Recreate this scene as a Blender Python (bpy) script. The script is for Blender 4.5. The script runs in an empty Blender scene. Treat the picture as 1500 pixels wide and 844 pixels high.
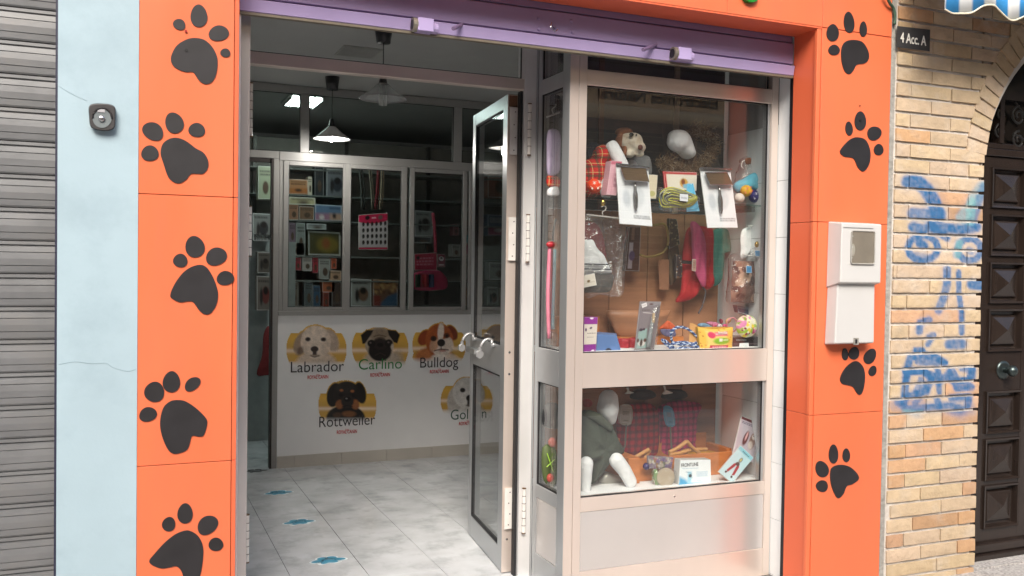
import bpy, math, random, numpy as np
from mathutils import Vector, Matrix, noise as mnoise
random.seed(7); rng = np.random.default_rng(5)
S = bpy.context.scene
# ---------------------------------------------------------------- camera
FPX, YAW, PITCH, ROLL, EYE = 1350.0, math.radians(23.0), 30/1350.0, .0146, 1.42
F_ = np.array([math.sin(YAW)*math.cos(PITCH), math.cos(YAW)*math.cos(PITCH), -math.sin(PITCH)])
R0 = np.array([math.cos(YAW), -math.sin(YAW), 0.0]); U0 = np.cross(R0, F_)
R_ = R0*math.cos(ROLL)+U0*math.sin(ROLL); U_ = -R0*math.sin(ROLL)+U0*math.cos(ROLL)
cam = bpy.data.cameras.new('camera'); co = bpy.data.objects.new('camera', cam); S.collection.objects.link(co)
co.matrix_world = Matrix(((R_[0], U_[0], -F_[0], 0), (R_[1], U_[1], -F_[1], 0), (R_[2], U_[2], -F_[2], EYE), (0, 0, 0, 1)))
cam.sensor_width = 36; cam.lens = 36*FPX/1500; cam.clip_start = .05; cam.clip_end = 800
S.camera = co
# ---------------------------------------------------------------- world, sun, exposure
SUN_EL, SUN_AZ = math.radians(42), math.radians(205)      # high soft sun behind the camera's left shoulder
w = bpy.data.worlds.new('World'); S.world = w; w.use_nodes = True
nt = w.node_tree; nt.nodes.clear()
sky = nt.nodes.new('ShaderNodeTexSky'); sky.sky_type = 'NISHITA'; sky.sun_disc = False
sky.sun_elevation = SUN_EL; sky.sun_rotation = SUN_AZ; sky.air_density = 1.0; sky.dust_density = 4.0; sky.ozone_density = .6
bg = nt.nodes.new('ShaderNodeBackground'); bg.inputs[1].default_value = .15
out = nt.nodes.new('ShaderNodeOutputWorld'); nt.links.new(sky.outputs[0], bg.inputs[0]); nt.links.new(bg.outputs[0], out.inputs[0])
sl = bpy.data.lights.new('sun', 'SUN'); sl.energy = 2.3; sl.angle = math.radians(30); sl.color = (1, .95, .88)
so = bpy.data.objects.new('sun', sl); S.collection.objects.link(so)
sd = Vector((math.sin(SUN_AZ)*math.cos(SUN_EL), math.cos(SUN_AZ)*math.cos(SUN_EL), math.sin(SUN_EL)))
so.rotation_euler = sd.to_track_quat('Z', 'Y').to_euler()
S.view_settings.view_transform = 'Standard'; S.view_settings.look = 'None'; S.view_settings.gamma = 1
S.view_settings.exposure = .88
S.cycles.max_bounces = 12; S.cycles.diffuse_bounces = 8; S.cycles.transparent_max_bounces = 24; S.cycles.use_denoising = True
S.cycles.sample_clamp_indirect = 6
# ---------------------------------------------------------------- projection helpers: a photo pixel onto a real plane
CAMP = np.array([0, 0, EYE])
def ray(px, py): return F_+R_*(px-750)/FPX+U_*(422-py)/FPX
def at(px, py, Y):
    d = ray(px, py); return Vector(CAMP+d*Y/d[1])
def atx(px, py, X):
    d = ray(px, py); return Vector(CAMP+d*X/d[0])
def proj(X, Y, Z):
    v = np.stack([X, Y, Z-EYE], -1); wz = v@F_
    return 750+FPX*(v@R_)/wz, 422-FPX*(v@U_)/wz
def crop(x0, y0, s): return lambda x, y: (x0+x/s, y0+y/s)
# ---------------------------------------------------------------- colours and materials
def lin(h):
    if not isinstance(h, str): return tuple(h)[:3]
    h = h.lstrip('#'); v = [int(h[i:i+2], 16)/255 for i in (0, 2, 4)]
    return tuple(a/12.92 if a <= .04045 else ((a+.055)/1.055)**2.4 for a in v)
M = {}
def mat(name, col, rough=.5, metal=0, var=.10, scale=6, bump=0, bscale=40, spec=.5, coat=0, emis=0, dirt=None, dscale=2, damt=.5, stretch=(1, 1, 1), rvar=.1, alpha=1):
    if name in M: return M[name]
    m = bpy.data.materials.new(name); m.use_nodes = True; n = m.node_tree; N = n.nodes; L = n.links
    b = N['Principled BSDF']; col = lin(col)
    tc = N.new('ShaderNodeTexCoord'); mp = N.new('ShaderNodeMapping'); mp.inputs['Scale'].default_value = stretch
    L.new(tc.outputs['Object'], mp.inputs[0])
    nz = N.new('ShaderNodeTexNoise'); nz.inputs['Scale'].default_value = scale; nz.inputs['Detail'].default_value = 6
    L.new(mp.outputs[0], nz.inputs['Vector'])
    mr = N.new('ShaderNodeMapRange'); mr.inputs[1].default_value = .3; mr.inputs[2].default_value = .7
    mr.inputs[3].default_value = 1-var; mr.inputs[4].default_value = 1+var*.6; L.new(nz.outputs[0], mr.inputs[0])
    mx = N.new('ShaderNodeVectorMath'); mx.operation = 'SCALE'; mx.inputs[0].default_value = col; L.new(mr.outputs[0], mx.inputs['Scale'])
    src = mx.outputs[0]
    if dirt:
        n2 = N.new('ShaderNodeTexNoise'); n2.inputs['Scale'].default_value = dscale; n2.inputs['Detail'].default_value = 8; n2.inputs['Roughness'].default_value = .65
        L.new(mp.outputs[0], n2.inputs['Vector'])
        r2 = N.new('ShaderNodeMapRange'); r2.inputs[1].default_value = .5; r2.inputs[2].default_value = .72; r2.inputs[4].default_value = damt; L.new(n2.outputs[0], r2.inputs[0])
        mm = N.new('ShaderNodeMix'); mm.data_type = 'RGBA'; L.new(r2.outputs[0], mm.inputs[0]); L.new(src, mm.inputs[6]); mm.inputs[7].default_value = (*lin(dirt), 1)
        src = mm.outputs[2]
    L.new(src, b.inputs['Base Color'])
    b.inputs['Metallic'].default_value = metal; b.inputs['Specular IOR Level'].default_value = spec; b.inputs['Coat Weight'].default_value = coat
    b.inputs['Alpha'].default_value = alpha
    rr = N.new('ShaderNodeMapRange'); rr.inputs[3].default_value = max(0, rough-rvar*rough); rr.inputs[4].default_value = min(1, rough+rvar*rough); L.new(nz.outputs[0], rr.inputs[0]); L.new(rr.outputs[0], b.inputs['Roughness'])
    if bump:
        n3 = N.new('ShaderNodeTexNoise'); n3.inputs['Scale'].default_value = bscale; n3.inputs['Detail'].default_value = 5; L.new(mp.outputs[0], n3.inputs['Vector'])
        bu = N.new('ShaderNodeBump'); bu.inputs['Strength'].default_value = bump; bu.inputs['Distance'].default_value = .01; L.new(n3.outputs[0], bu.inputs['Height']); L.new(bu.outputs[0], b.inputs['Normal'])
    if emis: b.inputs['Emission Color'].default_value = (*col, 1); b.inputs['Emission Strength'].default_value = emis
    M[name] = m; return m
def glassmat(name, tint=(1, 1, 1), ior=1.5, gain=1.0, rough=0.0, bump=0, bscale=20, haze=0):
    m = bpy.data.materials.new(name); m.use_nodes = True; n = m.node_tree; N = n.nodes; L = n.links; N.clear()
    o = N.new('ShaderNodeOutputMaterial'); t = N.new('ShaderNodeBsdfTransparent'); t.inputs[0].default_value = (*tint, 1)
    g = N.new('ShaderNodeBsdfGlossy'); g.inputs['Roughness'].default_value = rough; fr = N.new('ShaderNodeFresnel'); ge = N.new('ShaderNodeNewGeometry'); mf = N.new('ShaderNodeMapRange'); mf.inputs[3].default_value = ior; mf.inputs[4].default_value = 1/ior; L.new(ge.outputs['Backfacing'], mf.inputs[0]); L.new(mf.outputs[0], fr.inputs[0])
    mu = N.new('ShaderNodeMath'); mu.operation = 'MULTIPLY'; mu.inputs[1].default_value = gain; mu.use_clamp = True; L.new(fr.outputs[0], mu.inputs[0])
    mi = N.new('ShaderNodeMixShader'); L.new(mu.outputs[0], mi.inputs[0]); L.new(t.outputs[0], mi.inputs[1]); L.new(g.outputs[0], mi.inputs[2])
    last = mi
    if haze:
        d = N.new('ShaderNodeBsdfDiffuse'); d.inputs[0].default_value = (.8, .8, .8, 1); m2 = N.new('ShaderNodeMixShader'); m2.inputs[0].default_value = haze
        L.new(mi.outputs[0], m2.inputs[1]); L.new(d.outputs[0], m2.inputs[2]); last = m2
    if bump:
        nz = N.new('ShaderNodeTexNoise'); nz.inputs['Scale'].default_value = bscale; nz.inputs['Detail'].default_value = 3
        tc = N.new('ShaderNodeTexCoord'); L.new(tc.outputs['Object'], nz.inputs['Vector'])
        bu = N.new('ShaderNodeBump'); bu.inputs['Strength'].default_value = bump; bu.inputs['Distance'].default_value = .01; L.new(nz.outputs[0], bu.inputs['Height'])
        L.new(bu.outputs[0], g.inputs['Normal']); L.new(bu.outputs[0], fr.inputs['Normal'])
    L.new(last.outputs[0], o.inputs[0]); M[name] = m; return m
def attrmat(name, rough=.45, base=None, attr='Col', var=.06, coat=0):
    """printed or sprayed colour carried by the mesh; the base colour shows where the paint has alpha 0"""
    m = mat(name, base or (.8, .8, .8), rough=rough, var=var, coat=coat); N = m.node_tree.nodes; L = m.node_tree.links; b = N['Principled BSDF']
    a = N.new('ShaderNodeAttribute'); a.attribute_name = attr
    if base is None: L.new(a.outputs['Color'], b.inputs['Base Color'])
    return m
glassmat('window_glass', (.96, .975, .97), 1.5, 1.6, haze=.008)
glassmat('door_glass', (.96, .97, .97), 1.4, .5)
glassmat('inner_glass', (.86, .87, .86), 1.4, .5)
glassmat('plastic_film', (.96, .96, .96), 1.45, 2.2, .05, 1.0, 45, .02)
glassmat('clear_shelf', (.75, .85, .82), 1.5, 1.2)
mat('orange_panel', (.69, .152, .062), .42, var=.07, scale=2.2, bump=.05, bscale=3, dirt=(.54, .135, .07), dscale=4, damt=.38, stretch=(1.6, 1, .5), rvar=.35)
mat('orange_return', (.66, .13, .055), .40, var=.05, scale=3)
mat('paw_black', (.017, .016, .018), .5, var=.3, scale=12)
mat('blue_paint', (.335, .445, .50), .7, var=.06, scale=3, bump=.16, bscale=14, dirt=(.245, .335, .385), dscale=3.2, damt=.65)
mat('lilac_paint', (.31, .24, .42), .42, var=.10, scale=4, dirt=(.28, .20, .36), dscale=7, damt=.4, stretch=(.5, 1, 3))
mat('lilac_light', (.37, .30, .52), .38, var=.06, scale=6)
mat('galvanised', (.22, .226, .232), .45, .45, var=.14, scale=14, bump=.03, bscale=60, dirt=(.16, .145, .125), dscale=7, damt=.35, stretch=(.7, 1, 1.2))
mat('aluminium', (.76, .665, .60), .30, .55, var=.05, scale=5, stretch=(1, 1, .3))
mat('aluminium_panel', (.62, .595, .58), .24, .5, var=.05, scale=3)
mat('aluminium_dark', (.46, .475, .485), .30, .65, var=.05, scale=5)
mat('white_lacquer', (.27, .265, .255), .38, 0, var=.05, scale=4)
mat('hinge_steel', (.82, .80, .76), .3, .25, var=.08, scale=20)
mat('rubber', (.012, .012, .014), .6)
mat('white_tile', (.72, .75, .76), .16, var=.04, scale=3)
mat('grout_grey', (.30, .31, .31), .9)
mat('mortar', (.54, .51, .47), .95, var=.2, scale=14, bump=.6, bscale=60, dirt=(.46, .43, .4), dscale=4)
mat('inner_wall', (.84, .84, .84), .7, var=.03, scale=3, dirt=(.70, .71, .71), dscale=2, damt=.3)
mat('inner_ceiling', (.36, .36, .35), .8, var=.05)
mat('skirting', (.50, .47, .42), .3, var=.06, scale=5)
mat('floor_tile', (.62, .645, .67), .18, var=.16, scale=5, dirt=(.34, .36, .38), dscale=6, damt=.75, bump=.02, rvar=.5)
mat('floor_joint', (.16, .17, .18), .9)
mat('dark_wood', (.035, .018, .012), .38, var=.35, scale=8, bump=.1, bscale=30, stretch=(3, 3, .5))
mat('dark_door', (.023, .016, .013), .24, var=.25, scale=8, bump=.08, bscale=30, stretch=(3, 3, .5))
mat('iron', (.05, .048, .045), .4, .6)
mat('bronze', (.07, .09, .09), .3, .8)
mat('granite', (.42, .40, .38), .8, var=.5, scale=90, bump=.3, bscale=120)
mat('asphalt', (.05, .05, .052), .9, var=.3, scale=40, bump=.4, bscale=80)
mat('white_plastic', (.53, .53, .52), .30, var=.03)
mat('grey_plastic', (.30, .30, .30), .35)
mat('black_plastic', (.02, .02, .022), .35)
mat('wood_back', (.36, .17, .09), .45, var=.35, scale=5, stretch=(.4, 1, 4), bump=.08)
mat('orange_wood', (.50, .17, .045), .4, var=.3, scale=6, stretch=(.5, 1, 5))
mat('hanger_wood', (.55, .27, .09), .4, var=.2, scale=8)
mat('steel', (.55, .55, .56), .22, .95, var=.08)
mat('brass', (.65, .42, .12), .25, .9)
mat('cord', (.02, .02, .02), .5)
mat('white_cloth', (.74, .75, .76), .9, var=.10, scale=14, bump=.8, bscale=34)
mat('red_ink', (.55, .02, .03), .5); mat('black_ink', (.03, .025, .03), .5); mat('green_ink', (.02, .22, .05), .5); mat('white_ink', (.75, .74, .68), .5)
mat('dark_green_ink', (.03, .09, .06), .5)
attrmat('print', .35); attrmat('cloth_print', .85)
def cm(col, rough=.5, metal=0, kind=''):
    """plain coloured material, one per colour"""
    k = 'c_%s_%s_%s' % (col if isinstance(col, str) else '_'.join('%.2f' % c for c in col), rough, metal)
    return mat(k, col, rough, metal, var=.12, scale=15, bump=.25 if rough > .7 else 0, bscale=35)
# brick: colour differs per brick, blue spray paint comes from the mesh attribute
def brickmat(name):
    m = mat(name, (.50, .405, .30), .85, var=.12, scale=16, bump=.5, bscale=45); N = m.node_tree.nodes; L = m.node_tree.links; b = N['Principled BSDF']
    src = b.inputs['Base Color'].links[0].from_socket
    oi = N.new('ShaderNodeObjectInfo'); sep = N.new('ShaderNodeSeparateColor'); L.new(oi.outputs['Color'], sep.inputs[0])
    m1 = N.new('ShaderNodeMix'); m1.data_type = 'RGBA'; m1.blend_type = 'MULTIPLY'; m1.inputs[0].default_value = 1; L.new(src, m1.inputs[6]); L.new(oi.outputs['Color'], m1.inputs[7])
    g = N.new('ShaderNodeNewGeometry'); nz = N.new('ShaderNodeTexNoise'); nz.inputs['Scale'].default_value = 9; nz.inputs['Detail'].default_value = 7; L.new(g.outputs['Position'], nz.inputs['Vector'])
    mr = N.new('ShaderNodeMapRange'); mr.inputs[1].default_value = .52; mr.inputs[2].default_value = .75; mr.inputs[4].default_value = .5; L.new(nz.outputs[0], mr.inputs[0])
    m2 = N.new('ShaderNodeMix'); m2.data_type = 'RGBA'; L.new(mr.outputs[0], m2.inputs[0]); L.new(m1.outputs[2], m2.inputs[6]); m2.inputs[7].default_value = (.50, .44, .37, 1)
    a = N.new('ShaderNodeAttribute'); a.attribute_name = 'Spray'
    m3 = N.new('ShaderNodeMix'); m3.data_type = 'RGBA'; L.new(a.outputs['Alpha'], m3.inputs[0]); L.new(m2.outputs[2], m3.inputs[6]); L.new(a.outputs['Color'], m3.inputs[7])
    m4 = N.new('ShaderNodeMath'); m4.operation = 'GREATER_THAN'; m4.inputs[1].default_value = .001; L.new(a.outputs['Alpha'], m4.inputs[0])
    L.new(m3.outputs[2], b.inputs['Base Color']); return m
brickmat('brick')
def checkmat(name, base, stripes, cloth=True):
    """woven checks: stripes = (period, phase, width, colour, strength) crossed in two directions"""
    m = mat(name, base, .9, var=.15, scale=30, bump=.3, bscale=60); N = m.node_tree.nodes; L = m.node_tree.links; b = N['Principled BSDF']
    src = b.inputs['Base Color'].links[0].from_socket
    tc = N.new('ShaderNodeTexCoord'); sp = N.new('ShaderNodeSeparateXYZ'); L.new(tc.outputs['Object'], sp.inputs[0])
    for per, ph, wd, col, st in stripes:
        for ax in (0, 2):
            a = N.new('ShaderNodeMath'); a.operation = 'MULTIPLY_ADD'; a.inputs[1].default_value = 1/per; a.inputs[2].default_value = ph; L.new(sp.outputs[ax], a.inputs[0])
            f = N.new('ShaderNodeMath'); f.operation = 'FRACT'; L.new(a.outputs[0], f.inputs[0])
            l = N.new('ShaderNodeMath'); l.operation = 'LESS_THAN'; l.inputs[1].default_value = wd; L.new(f.outputs[0], l.inputs[0])
            k = N.new('ShaderNodeMath'); k.operation = 'MULTIPLY'; k.inputs[1].default_value = st; L.new(l.outputs[0], k.inputs[0])
            mm = N.new('ShaderNodeMix'); mm.data_type = 'RGBA'; L.new(k.outputs[0], mm.inputs[0]); L.new(src, mm.inputs[6]); mm.inputs[7].default_value = (*lin(col), 1); src = mm.outputs[2]
    L.new(src, b.inputs['Base Color']); return m
checkmat('tartan', (.55, .015, .012), [(.042, .1, .30, (.05, .03, .02), .55), (.042, .62, .06, (.6, .5, .2), .8), (.042, .0, .05, (.02, .08, .03), .8)])
checkmat('red_plaid', (.42, .02, .035), [(.034, .2, .45, (.05, .02, .03), .5)])
checkmat('pink_plaid', (.50, .03, .11), [(.030, .1, .42, (.07, .02, .06), .5)])
# ---------------------------------------------------------------- mesh building
def link(o): S.collection.objects.link(o); return o
class MB:
    def __init__(s): s.v = []; s.f = []; s.col = None
    def add(s, vs, fs):
        n = len(s.v); s.v += [tuple(v) for v in vs]; s.f += [tuple(i+n for i in f) for f in fs]; return s
    def box(s, x0, x1, y0, y1, z0, z1):
        return s.add([(x, y, z) for x in (x0, x1) for y in (y0, y1) for z in (z0, z1)], [(0, 1, 3, 2), (4, 6, 7, 5), (0, 4, 5, 1), (2, 3, 7, 6), (0, 2, 6, 4), (1, 5, 7, 3)])
    def hull(s, a, b):
        """front ring a and back ring b of the same length, closed"""
        n = len(a); return s.add(list(a)+list(b), [tuple(range(n)), tuple(range(2*n-1, n-1, -1))]+[(i, i+n, (i+1) % n+n, (i+1) % n) for i in range(n)])
    def tube(s, pts, r, n=8, closed=False):
        pts = [Vector(p) for p in pts]; rs = r if isinstance(r, (list, tuple)) else [r]*len(pts); vs = []; fs = []; k = len(pts); up = Vector((.13, .21, .97))
        for i, p in enumerate(pts):
            a = pts[(i-1) % k] if closed or i else p; b = pts[(i+1) % k] if closed or i < k-1 else p
            t = (b-a); t = t.normalized() if t.length > 1e-9 else Vector((0, 0, 1))
            u = t.cross(up if abs(t.dot(up)) < .95 else Vector((1, 0, 0))).normalized(); q = t.cross(u)
            vs += [p+(u*math.cos(2*math.pi*j/n)+q*math.sin(2*math.pi*j/n))*rs[i] for j in range(n)]
        for i in range(k if closed else k-1):
            fs += [(i*n+j, i*n+(j+1) % n, ((i+1) % k)*n+(j+1) % n, ((i+1) % k)*n+j) for j in range(n)]
        if not closed: fs += [tuple(range(n-1, -1, -1)), tuple(range((k-1)*n, k*n))]
        return s.add(vs, fs)
    def ell(s, c, r, rot=None, nu=20, nv=12):
        c = Vector(c); rot = rot or Matrix.Identity(3); vs = []; fs = []
        for i in range(nv+1):
            t = math.pi*i/nv
            for j in range(nu):
                p = 2*math.pi*j/nu; vs.append(c+rot@Vector((r[0]*math.sin(t)*math.cos(p), r[1]*math.sin(t)*math.sin(p), r[2]*math.cos(t))))
        for i in range(nv):
            fs += [(i*nu+j, i*nu+(j+1) % nu, (i+1)*nu+(j+1) % nu, (i+1)*nu+j) for j in range(nu)]
        return s.add(vs, fs)
    def lathe(s, c, prof, n=32, axis='z'):
        """prof = [(radius, height)]"""
        vs = []; fs = []; c = Vector(c)
        for r, h in prof:
            for j in range(n):
                a = 2*math.pi*j/n; d = (r*math.cos(a), r*math.sin(a), h) if axis == 'z' else (r*math.cos(a), h, r*math.sin(a))
                vs.append(c+Vector(d))
        for i in range(len(prof)-1): fs += [(i*n+j, i*n+(j+1) % n, (i+1)*n+(j+1) % n, (i+1)*n+j) for j in range(n)]
        return s.add(vs, fs)
    def pillow(s, ring, depth, rings=(1, .97, .88, .72, .5, .25), wob=0, back=None, dirv=(0, -1, 0), pw=2.2, fold=0):
        """flat closed outline swollen towards the viewer; flat back"""
        ring = [Vector(p) for p in ring]; n = len(ring); c = sum(ring, Vector())/n; vs = []; fs = []; d = Vector(dirv)
        for k in rings:
            for p in ring:
                q = c+(p-c)*k; h = depth*math.sqrt(max(0, 1-k**pw))+(fold*mnoise.noise(Vector((q.x*45, 0, q.z*7)))*(1-k**8) if fold else 0)
                if wob: h += wob*(mnoise.noise(q*28)+.5*mnoise.noise(q*70))*(1-k**4)
                vs.append(q+d*h)
        vs.append(c+d*depth); m = len(rings)
        for i in range(m-1): fs += [(i*n+j, i*n+(j+1) % n, (i+1)*n+(j+1) % n, (i+1)*n+j) for j in range(n)]
        fs += [((m-1)*n+j, (m-1)*n+(j+1) % n, m*n) for j in range(n)]
        b = len(vs); bd = back if back is not None else depth*.3
        vs += [c+(p-c)*.97-d*bd for p in ring]
        fs += [(j, b+j, b+(j+1) % n, (j+1) % n) for j in range(n)]+[tuple(range(b, b+n))]
        return s.add(vs, fs)
    def build(s, name, m, parent=None, smooth=False, bevel=0, remesh=0, seg=2, top=None):
        o = bpy.data.objects.new(name, s.mesh(name, m, smooth, org(parent) if top is None else top)); link(o)
        if parent: o.parent = parent
        if top is not None: o.location = top
        if remesh:
            r = o.modifiers.new('r', 'REMESH'); r.mode = 'VOXEL'; r.voxel_size = remesh; r.use_smooth_shade = True
            r = o.modifiers.new('s', 'SMOOTH'); r.iterations = 4; r.factor = .6
        if bevel:
            b = o.modifiers.new('b', 'BEVEL'); b.width = bevel; b.segments = seg; b.limit_method = 'ANGLE'; b.angle_limit = math.radians(40)
        return o
    def mesh(s, name, m, smooth, o):
        me = bpy.data.meshes.new(name); o = Vector(o)
        me.from_pydata([tuple(Vector(v)-o) for v in s.v], [], s.f); me.update()
        if m: me.materials.append(M[m] if isinstance(m, str) else m)
        if smooth: me.polygons.foreach_set('use_smooth', [True]*len(me.polygons))
        fix_normals(me)
        if s.col is not None:
            a = me.color_attributes.new('Col', 'FLOAT_COLOR', 'POINT'); a.data.foreach_set('color', np.asarray(s.col, dtype=np.float32).ravel())
        return me
import bmesh
def fix_normals(me):
    if len(me.polygons) > 3000: return
    b = bmesh.new(); b.from_mesh(me); bmesh.ops.recalc_face_normals(b, faces=b.faces); b.to_mesh(me); b.free()
def org(p):
    v = Vector((0, 0, 0))
    while p is not None: v += p.location; p = p.parent
    return v
def tag(o, label=None, cat=None, group=None, kind=None):
    for k, v in (('label', label), ('category', cat), ('group', group), ('kind', kind)):
        if v: o[k] = v
    return o
def thing(name, label, cat, loc=(0, 0, 0), group=None):
    o = link(bpy.data.objects.new(name, None)); o.location = loc; o.empty_display_size = .1
    return tag(o, label, cat, group)
def solo(name, label, cat, mb, m, group=None, **k):
    lo = [min(v[i] for v in mb.v) for i in range(3)]; hi = [max(v[i] for v in mb.v) for i in range(3)]
    c = Vector(((lo[0]+hi[0])/2, (lo[1]+hi[1])/2, lo[2]))
    return tag(mb.build(name, m, None, top=c, **k), label, cat, group)
def struct(name, mb, m, **k): return tag(mb.build(name, m, None, top=Vector((0, 0, 0)), **k), kind='structure')
def smoothring(pts, n=6):
    """Catmull-Rom closed curve"""
    P = [np.array(p, float) for p in pts]; k = len(P); o = []
    for i in range(k):
        a, b, c, d = P[i-1], P[i], P[(i+1) % k], P[(i+2) % k]
        for j in range(n):
            t = j/n; o.append(.5*((2*b)+(c-a)*t+(2*a-5*b+4*c-d)*t*t+(3*b-a-3*c+d)*t**3))
    return o
def curve(pts, n=5):
    P = [np.array(p, float) for p in pts]; P = [2*P[0]-P[1]]+P+[2*P[-1]-P[-2]]; o = []
    for i in range(1, len(P)-2):
        a, b, c, d = P[i-1], P[i], P[i+1], P[i+2]
        for j in range(n):
            t = j/n; o.append(Vector(.5*((2*b)+(c-a)*t+(2*a-5*b+4*c-d)*t*t+(3*b-a-3*c+d)*t**3)))
    o.append(Vector(P[-2])); return o
def ellring(cx, cy, rx, ry, rot=0, n=26, egg=0):
    o = []
    for i in range(n):
        a = 2*math.pi*i/n; x = rx*math.cos(a)*(1+egg*math.sin(a)); y = ry*math.sin(a); r = math.radians(rot)
        o.append((cx+x*math.cos(r)-y*math.sin(r), cy+x*math.sin(r)+y*math.cos(r)))
    return o
def plate(ring, Y, d=.003):
    """ring of photo points on the plane Y, extruded d towards the street"""
    r = [at(x, y, Y) for x, y in ring]; return MB().hull([p+Vector((0, -d, 0)) for p in r], r)
def text(body, p0, size, m, parent, name='lettering', off=0, rz=0, slant=0, width=None, depth=.0006, normal='y', top=None, kern=1.0):
    """flat lettering standing on point p0 (bottom centre), facing the street (-Y)"""
    cu = bpy.data.curves.new('t', 'FONT'); cu.body = body; cu.size = size; cu.align_x = 'CENTER'; cu.offset = off; cu.extrude = depth; cu.space_character = kern
    o = link(bpy.data.objects.new('t', cu)); dg = bpy.context.evaluated_depsgraph_get(); dg.update()
    me = bpy.data.meshes.new_from_object(o.evaluated_get(dg)); bpy.data.objects.remove(o)
    vs = np.array([v.co[:] for v in me.vertices]); fs = [tuple(p.vertices) for p in me.polygons]
    if width: vs[:, 0] *= width/max(1e-6, vs[:, 0].max()-vs[:, 0].min())
    c, s_ = math.cos(rz), math.sin(rz); p0 = Vector(p0)
    mb = MB(); mb.add([p0+Vector((x*c-y*s_, -z, x*s_+y*c)) for x, y, z in vs], fs)
    bpy.data.meshes.remove(me)
    return mb.build(name, m, parent)
# ---------------------------------------------------------------- flat prints painted as colours on a fine grid
class Cv:
    def __init__(s, x0, y0, x1, y1, n, bg, f=None):
        s.b = (x0, y0, x1, y1); s.nx = n; s.ny = max(2, int(n*(y1-y0)/(x1-x0))); s.f = f or (lambda x, y: (x, y))
        s.X, s.Y = np.meshgrid(np.linspace(x0, x1, s.nx+1), np.linspace(y0, y1, s.ny+1)); s.c = np.zeros(s.X.shape+(3,)); s.c[:] = lin(bg); s.a = np.ones(s.X.shape)
        s.px = (x1-x0)/s.nx
    def _mix(s, k, col, op=1):
        k = np.clip(k, 0, 1)[..., None]*op; s.c = s.c*(1-k)+np.array(lin(col))*k; return s
    def ell(s, cx, cy, rx, ry, col, rot=0, soft=None, op=1):
        r = math.radians(rot); x = (s.X-cx)*math.cos(r)+(s.Y-cy)*math.sin(r); y = -(s.X-cx)*math.sin(r)+(s.Y-cy)*math.cos(r)
        d = (1-np.sqrt((x/rx)**2+(y/ry)**2))*min(rx, ry); return s._mix(d/(soft or s.px)+.5, col, op)
    def rect(s, x0, y0, x1, y1, col, soft=None, op=1):
        d = np.minimum(np.minimum(s.X-x0, x1-s.X), np.minimum(s.Y-y0, y1-s.Y)); return s._mix(d/(soft or s.px)+.5, col, op)
    def dist(s, pts):
        D = np.full(s.X.shape, 1e9)
        for (ax, ay), (bx, by) in zip(pts[:-1], pts[1:]):
            dx, dy = bx-ax, by-ay; t = np.clip(((s.X-ax)*dx+(s.Y-ay)*dy)/(dx*dx+dy*dy+1e-9), 0, 1); D = np.minimum(D, np.hypot(s.X-ax-t*dx, s.Y-ay-t*dy))
        return D
    def line(s, pts, wd, col, soft=None, op=1): return s._mix((wd/2-s.dist(pts))/(soft or s.px)+.5, col, op)
    def inside(s, pts):
        ins = np.zeros(s.X.shape, bool); j = len(pts)-1
        for i in range(len(pts)):
            (xi, yi), (xj, yj) = pts[i], pts[j]
            ins ^= ((yi > s.Y) != (yj > s.Y)) & (s.X < (xj-xi)*(s.Y-yi)/((yj-yi) or 1e-9)+xi); j = i
        return ins
    def poly(s, pts, col, soft=None, op=1):
        D = s.dist(list(pts)+[pts[0]]); return s._mix(np.where(s.inside(pts), D, -D)/(soft or s.px)+.5, col, op)
    def scrib(s, x0, y0, x1, y1, rows, col, op=.8):
        """small unreadable print: rows of broken strokes"""
        for i in range(rows):
            y = y0+(y1-y0)*(i+.5)/rows; x = x0
            while x < x1:
                e = min(x1, x+(x1-x0)*random.uniform(.06, .22)); s.rect(x, y-(y1-y0)/rows*.28, e, y+(y1-y0)/rows*.28, col, op=op); x = e+(x1-x0)*.04
        return s
    def speck(s, n, r, cols, x0=None, y0=None, x1=None, y1=None):
        b = s.b
        for _ in range(n): s.ell(random.uniform(x0 or b[0], x1 or b[2]), random.uniform(y0 or b[1], y1 or b[3]), r*random.uniform(.6, 1.3), r*random.uniform(.6, 1.3), random.choice(cols))
        return s
    def noise(s, amt, sc=.2):
        k = 1+amt*(rng.random(s.X.shape)-.5)*2; s.c *= k[..., None]; return s
    def sheet(s, place, keep=None):
        """place(u, v, x, y) -> world point; u, v in 0..1"""
        mb = MB(); ny, nx = s.X.shape; vs = []
        b = s.b
        for j in range(ny):
            for i in range(nx): vs.append(place((s.X[j, i]-b[0])/(b[2]-b[0]), (s.Y[j, i]-b[1])/(b[3]-b[1]), s.X[j, i], s.Y[j, i]))
        fs = []; k = keep if keep is not None else np.ones(s.X.shape, bool)
        for j in range(ny-1):
            for i in range(nx-1):
                if k[j, i] or k[j+1, i+1]: fs.append((j*nx+i, (j+1)*nx+i, (j+1)*nx+i+1, j*nx+i+1))
        mb.v = vs; mb.f = fs; mb.col = np.concatenate([s.c.reshape(-1, 3), np.ones((nx*ny, 1))], 1); return mb
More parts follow.
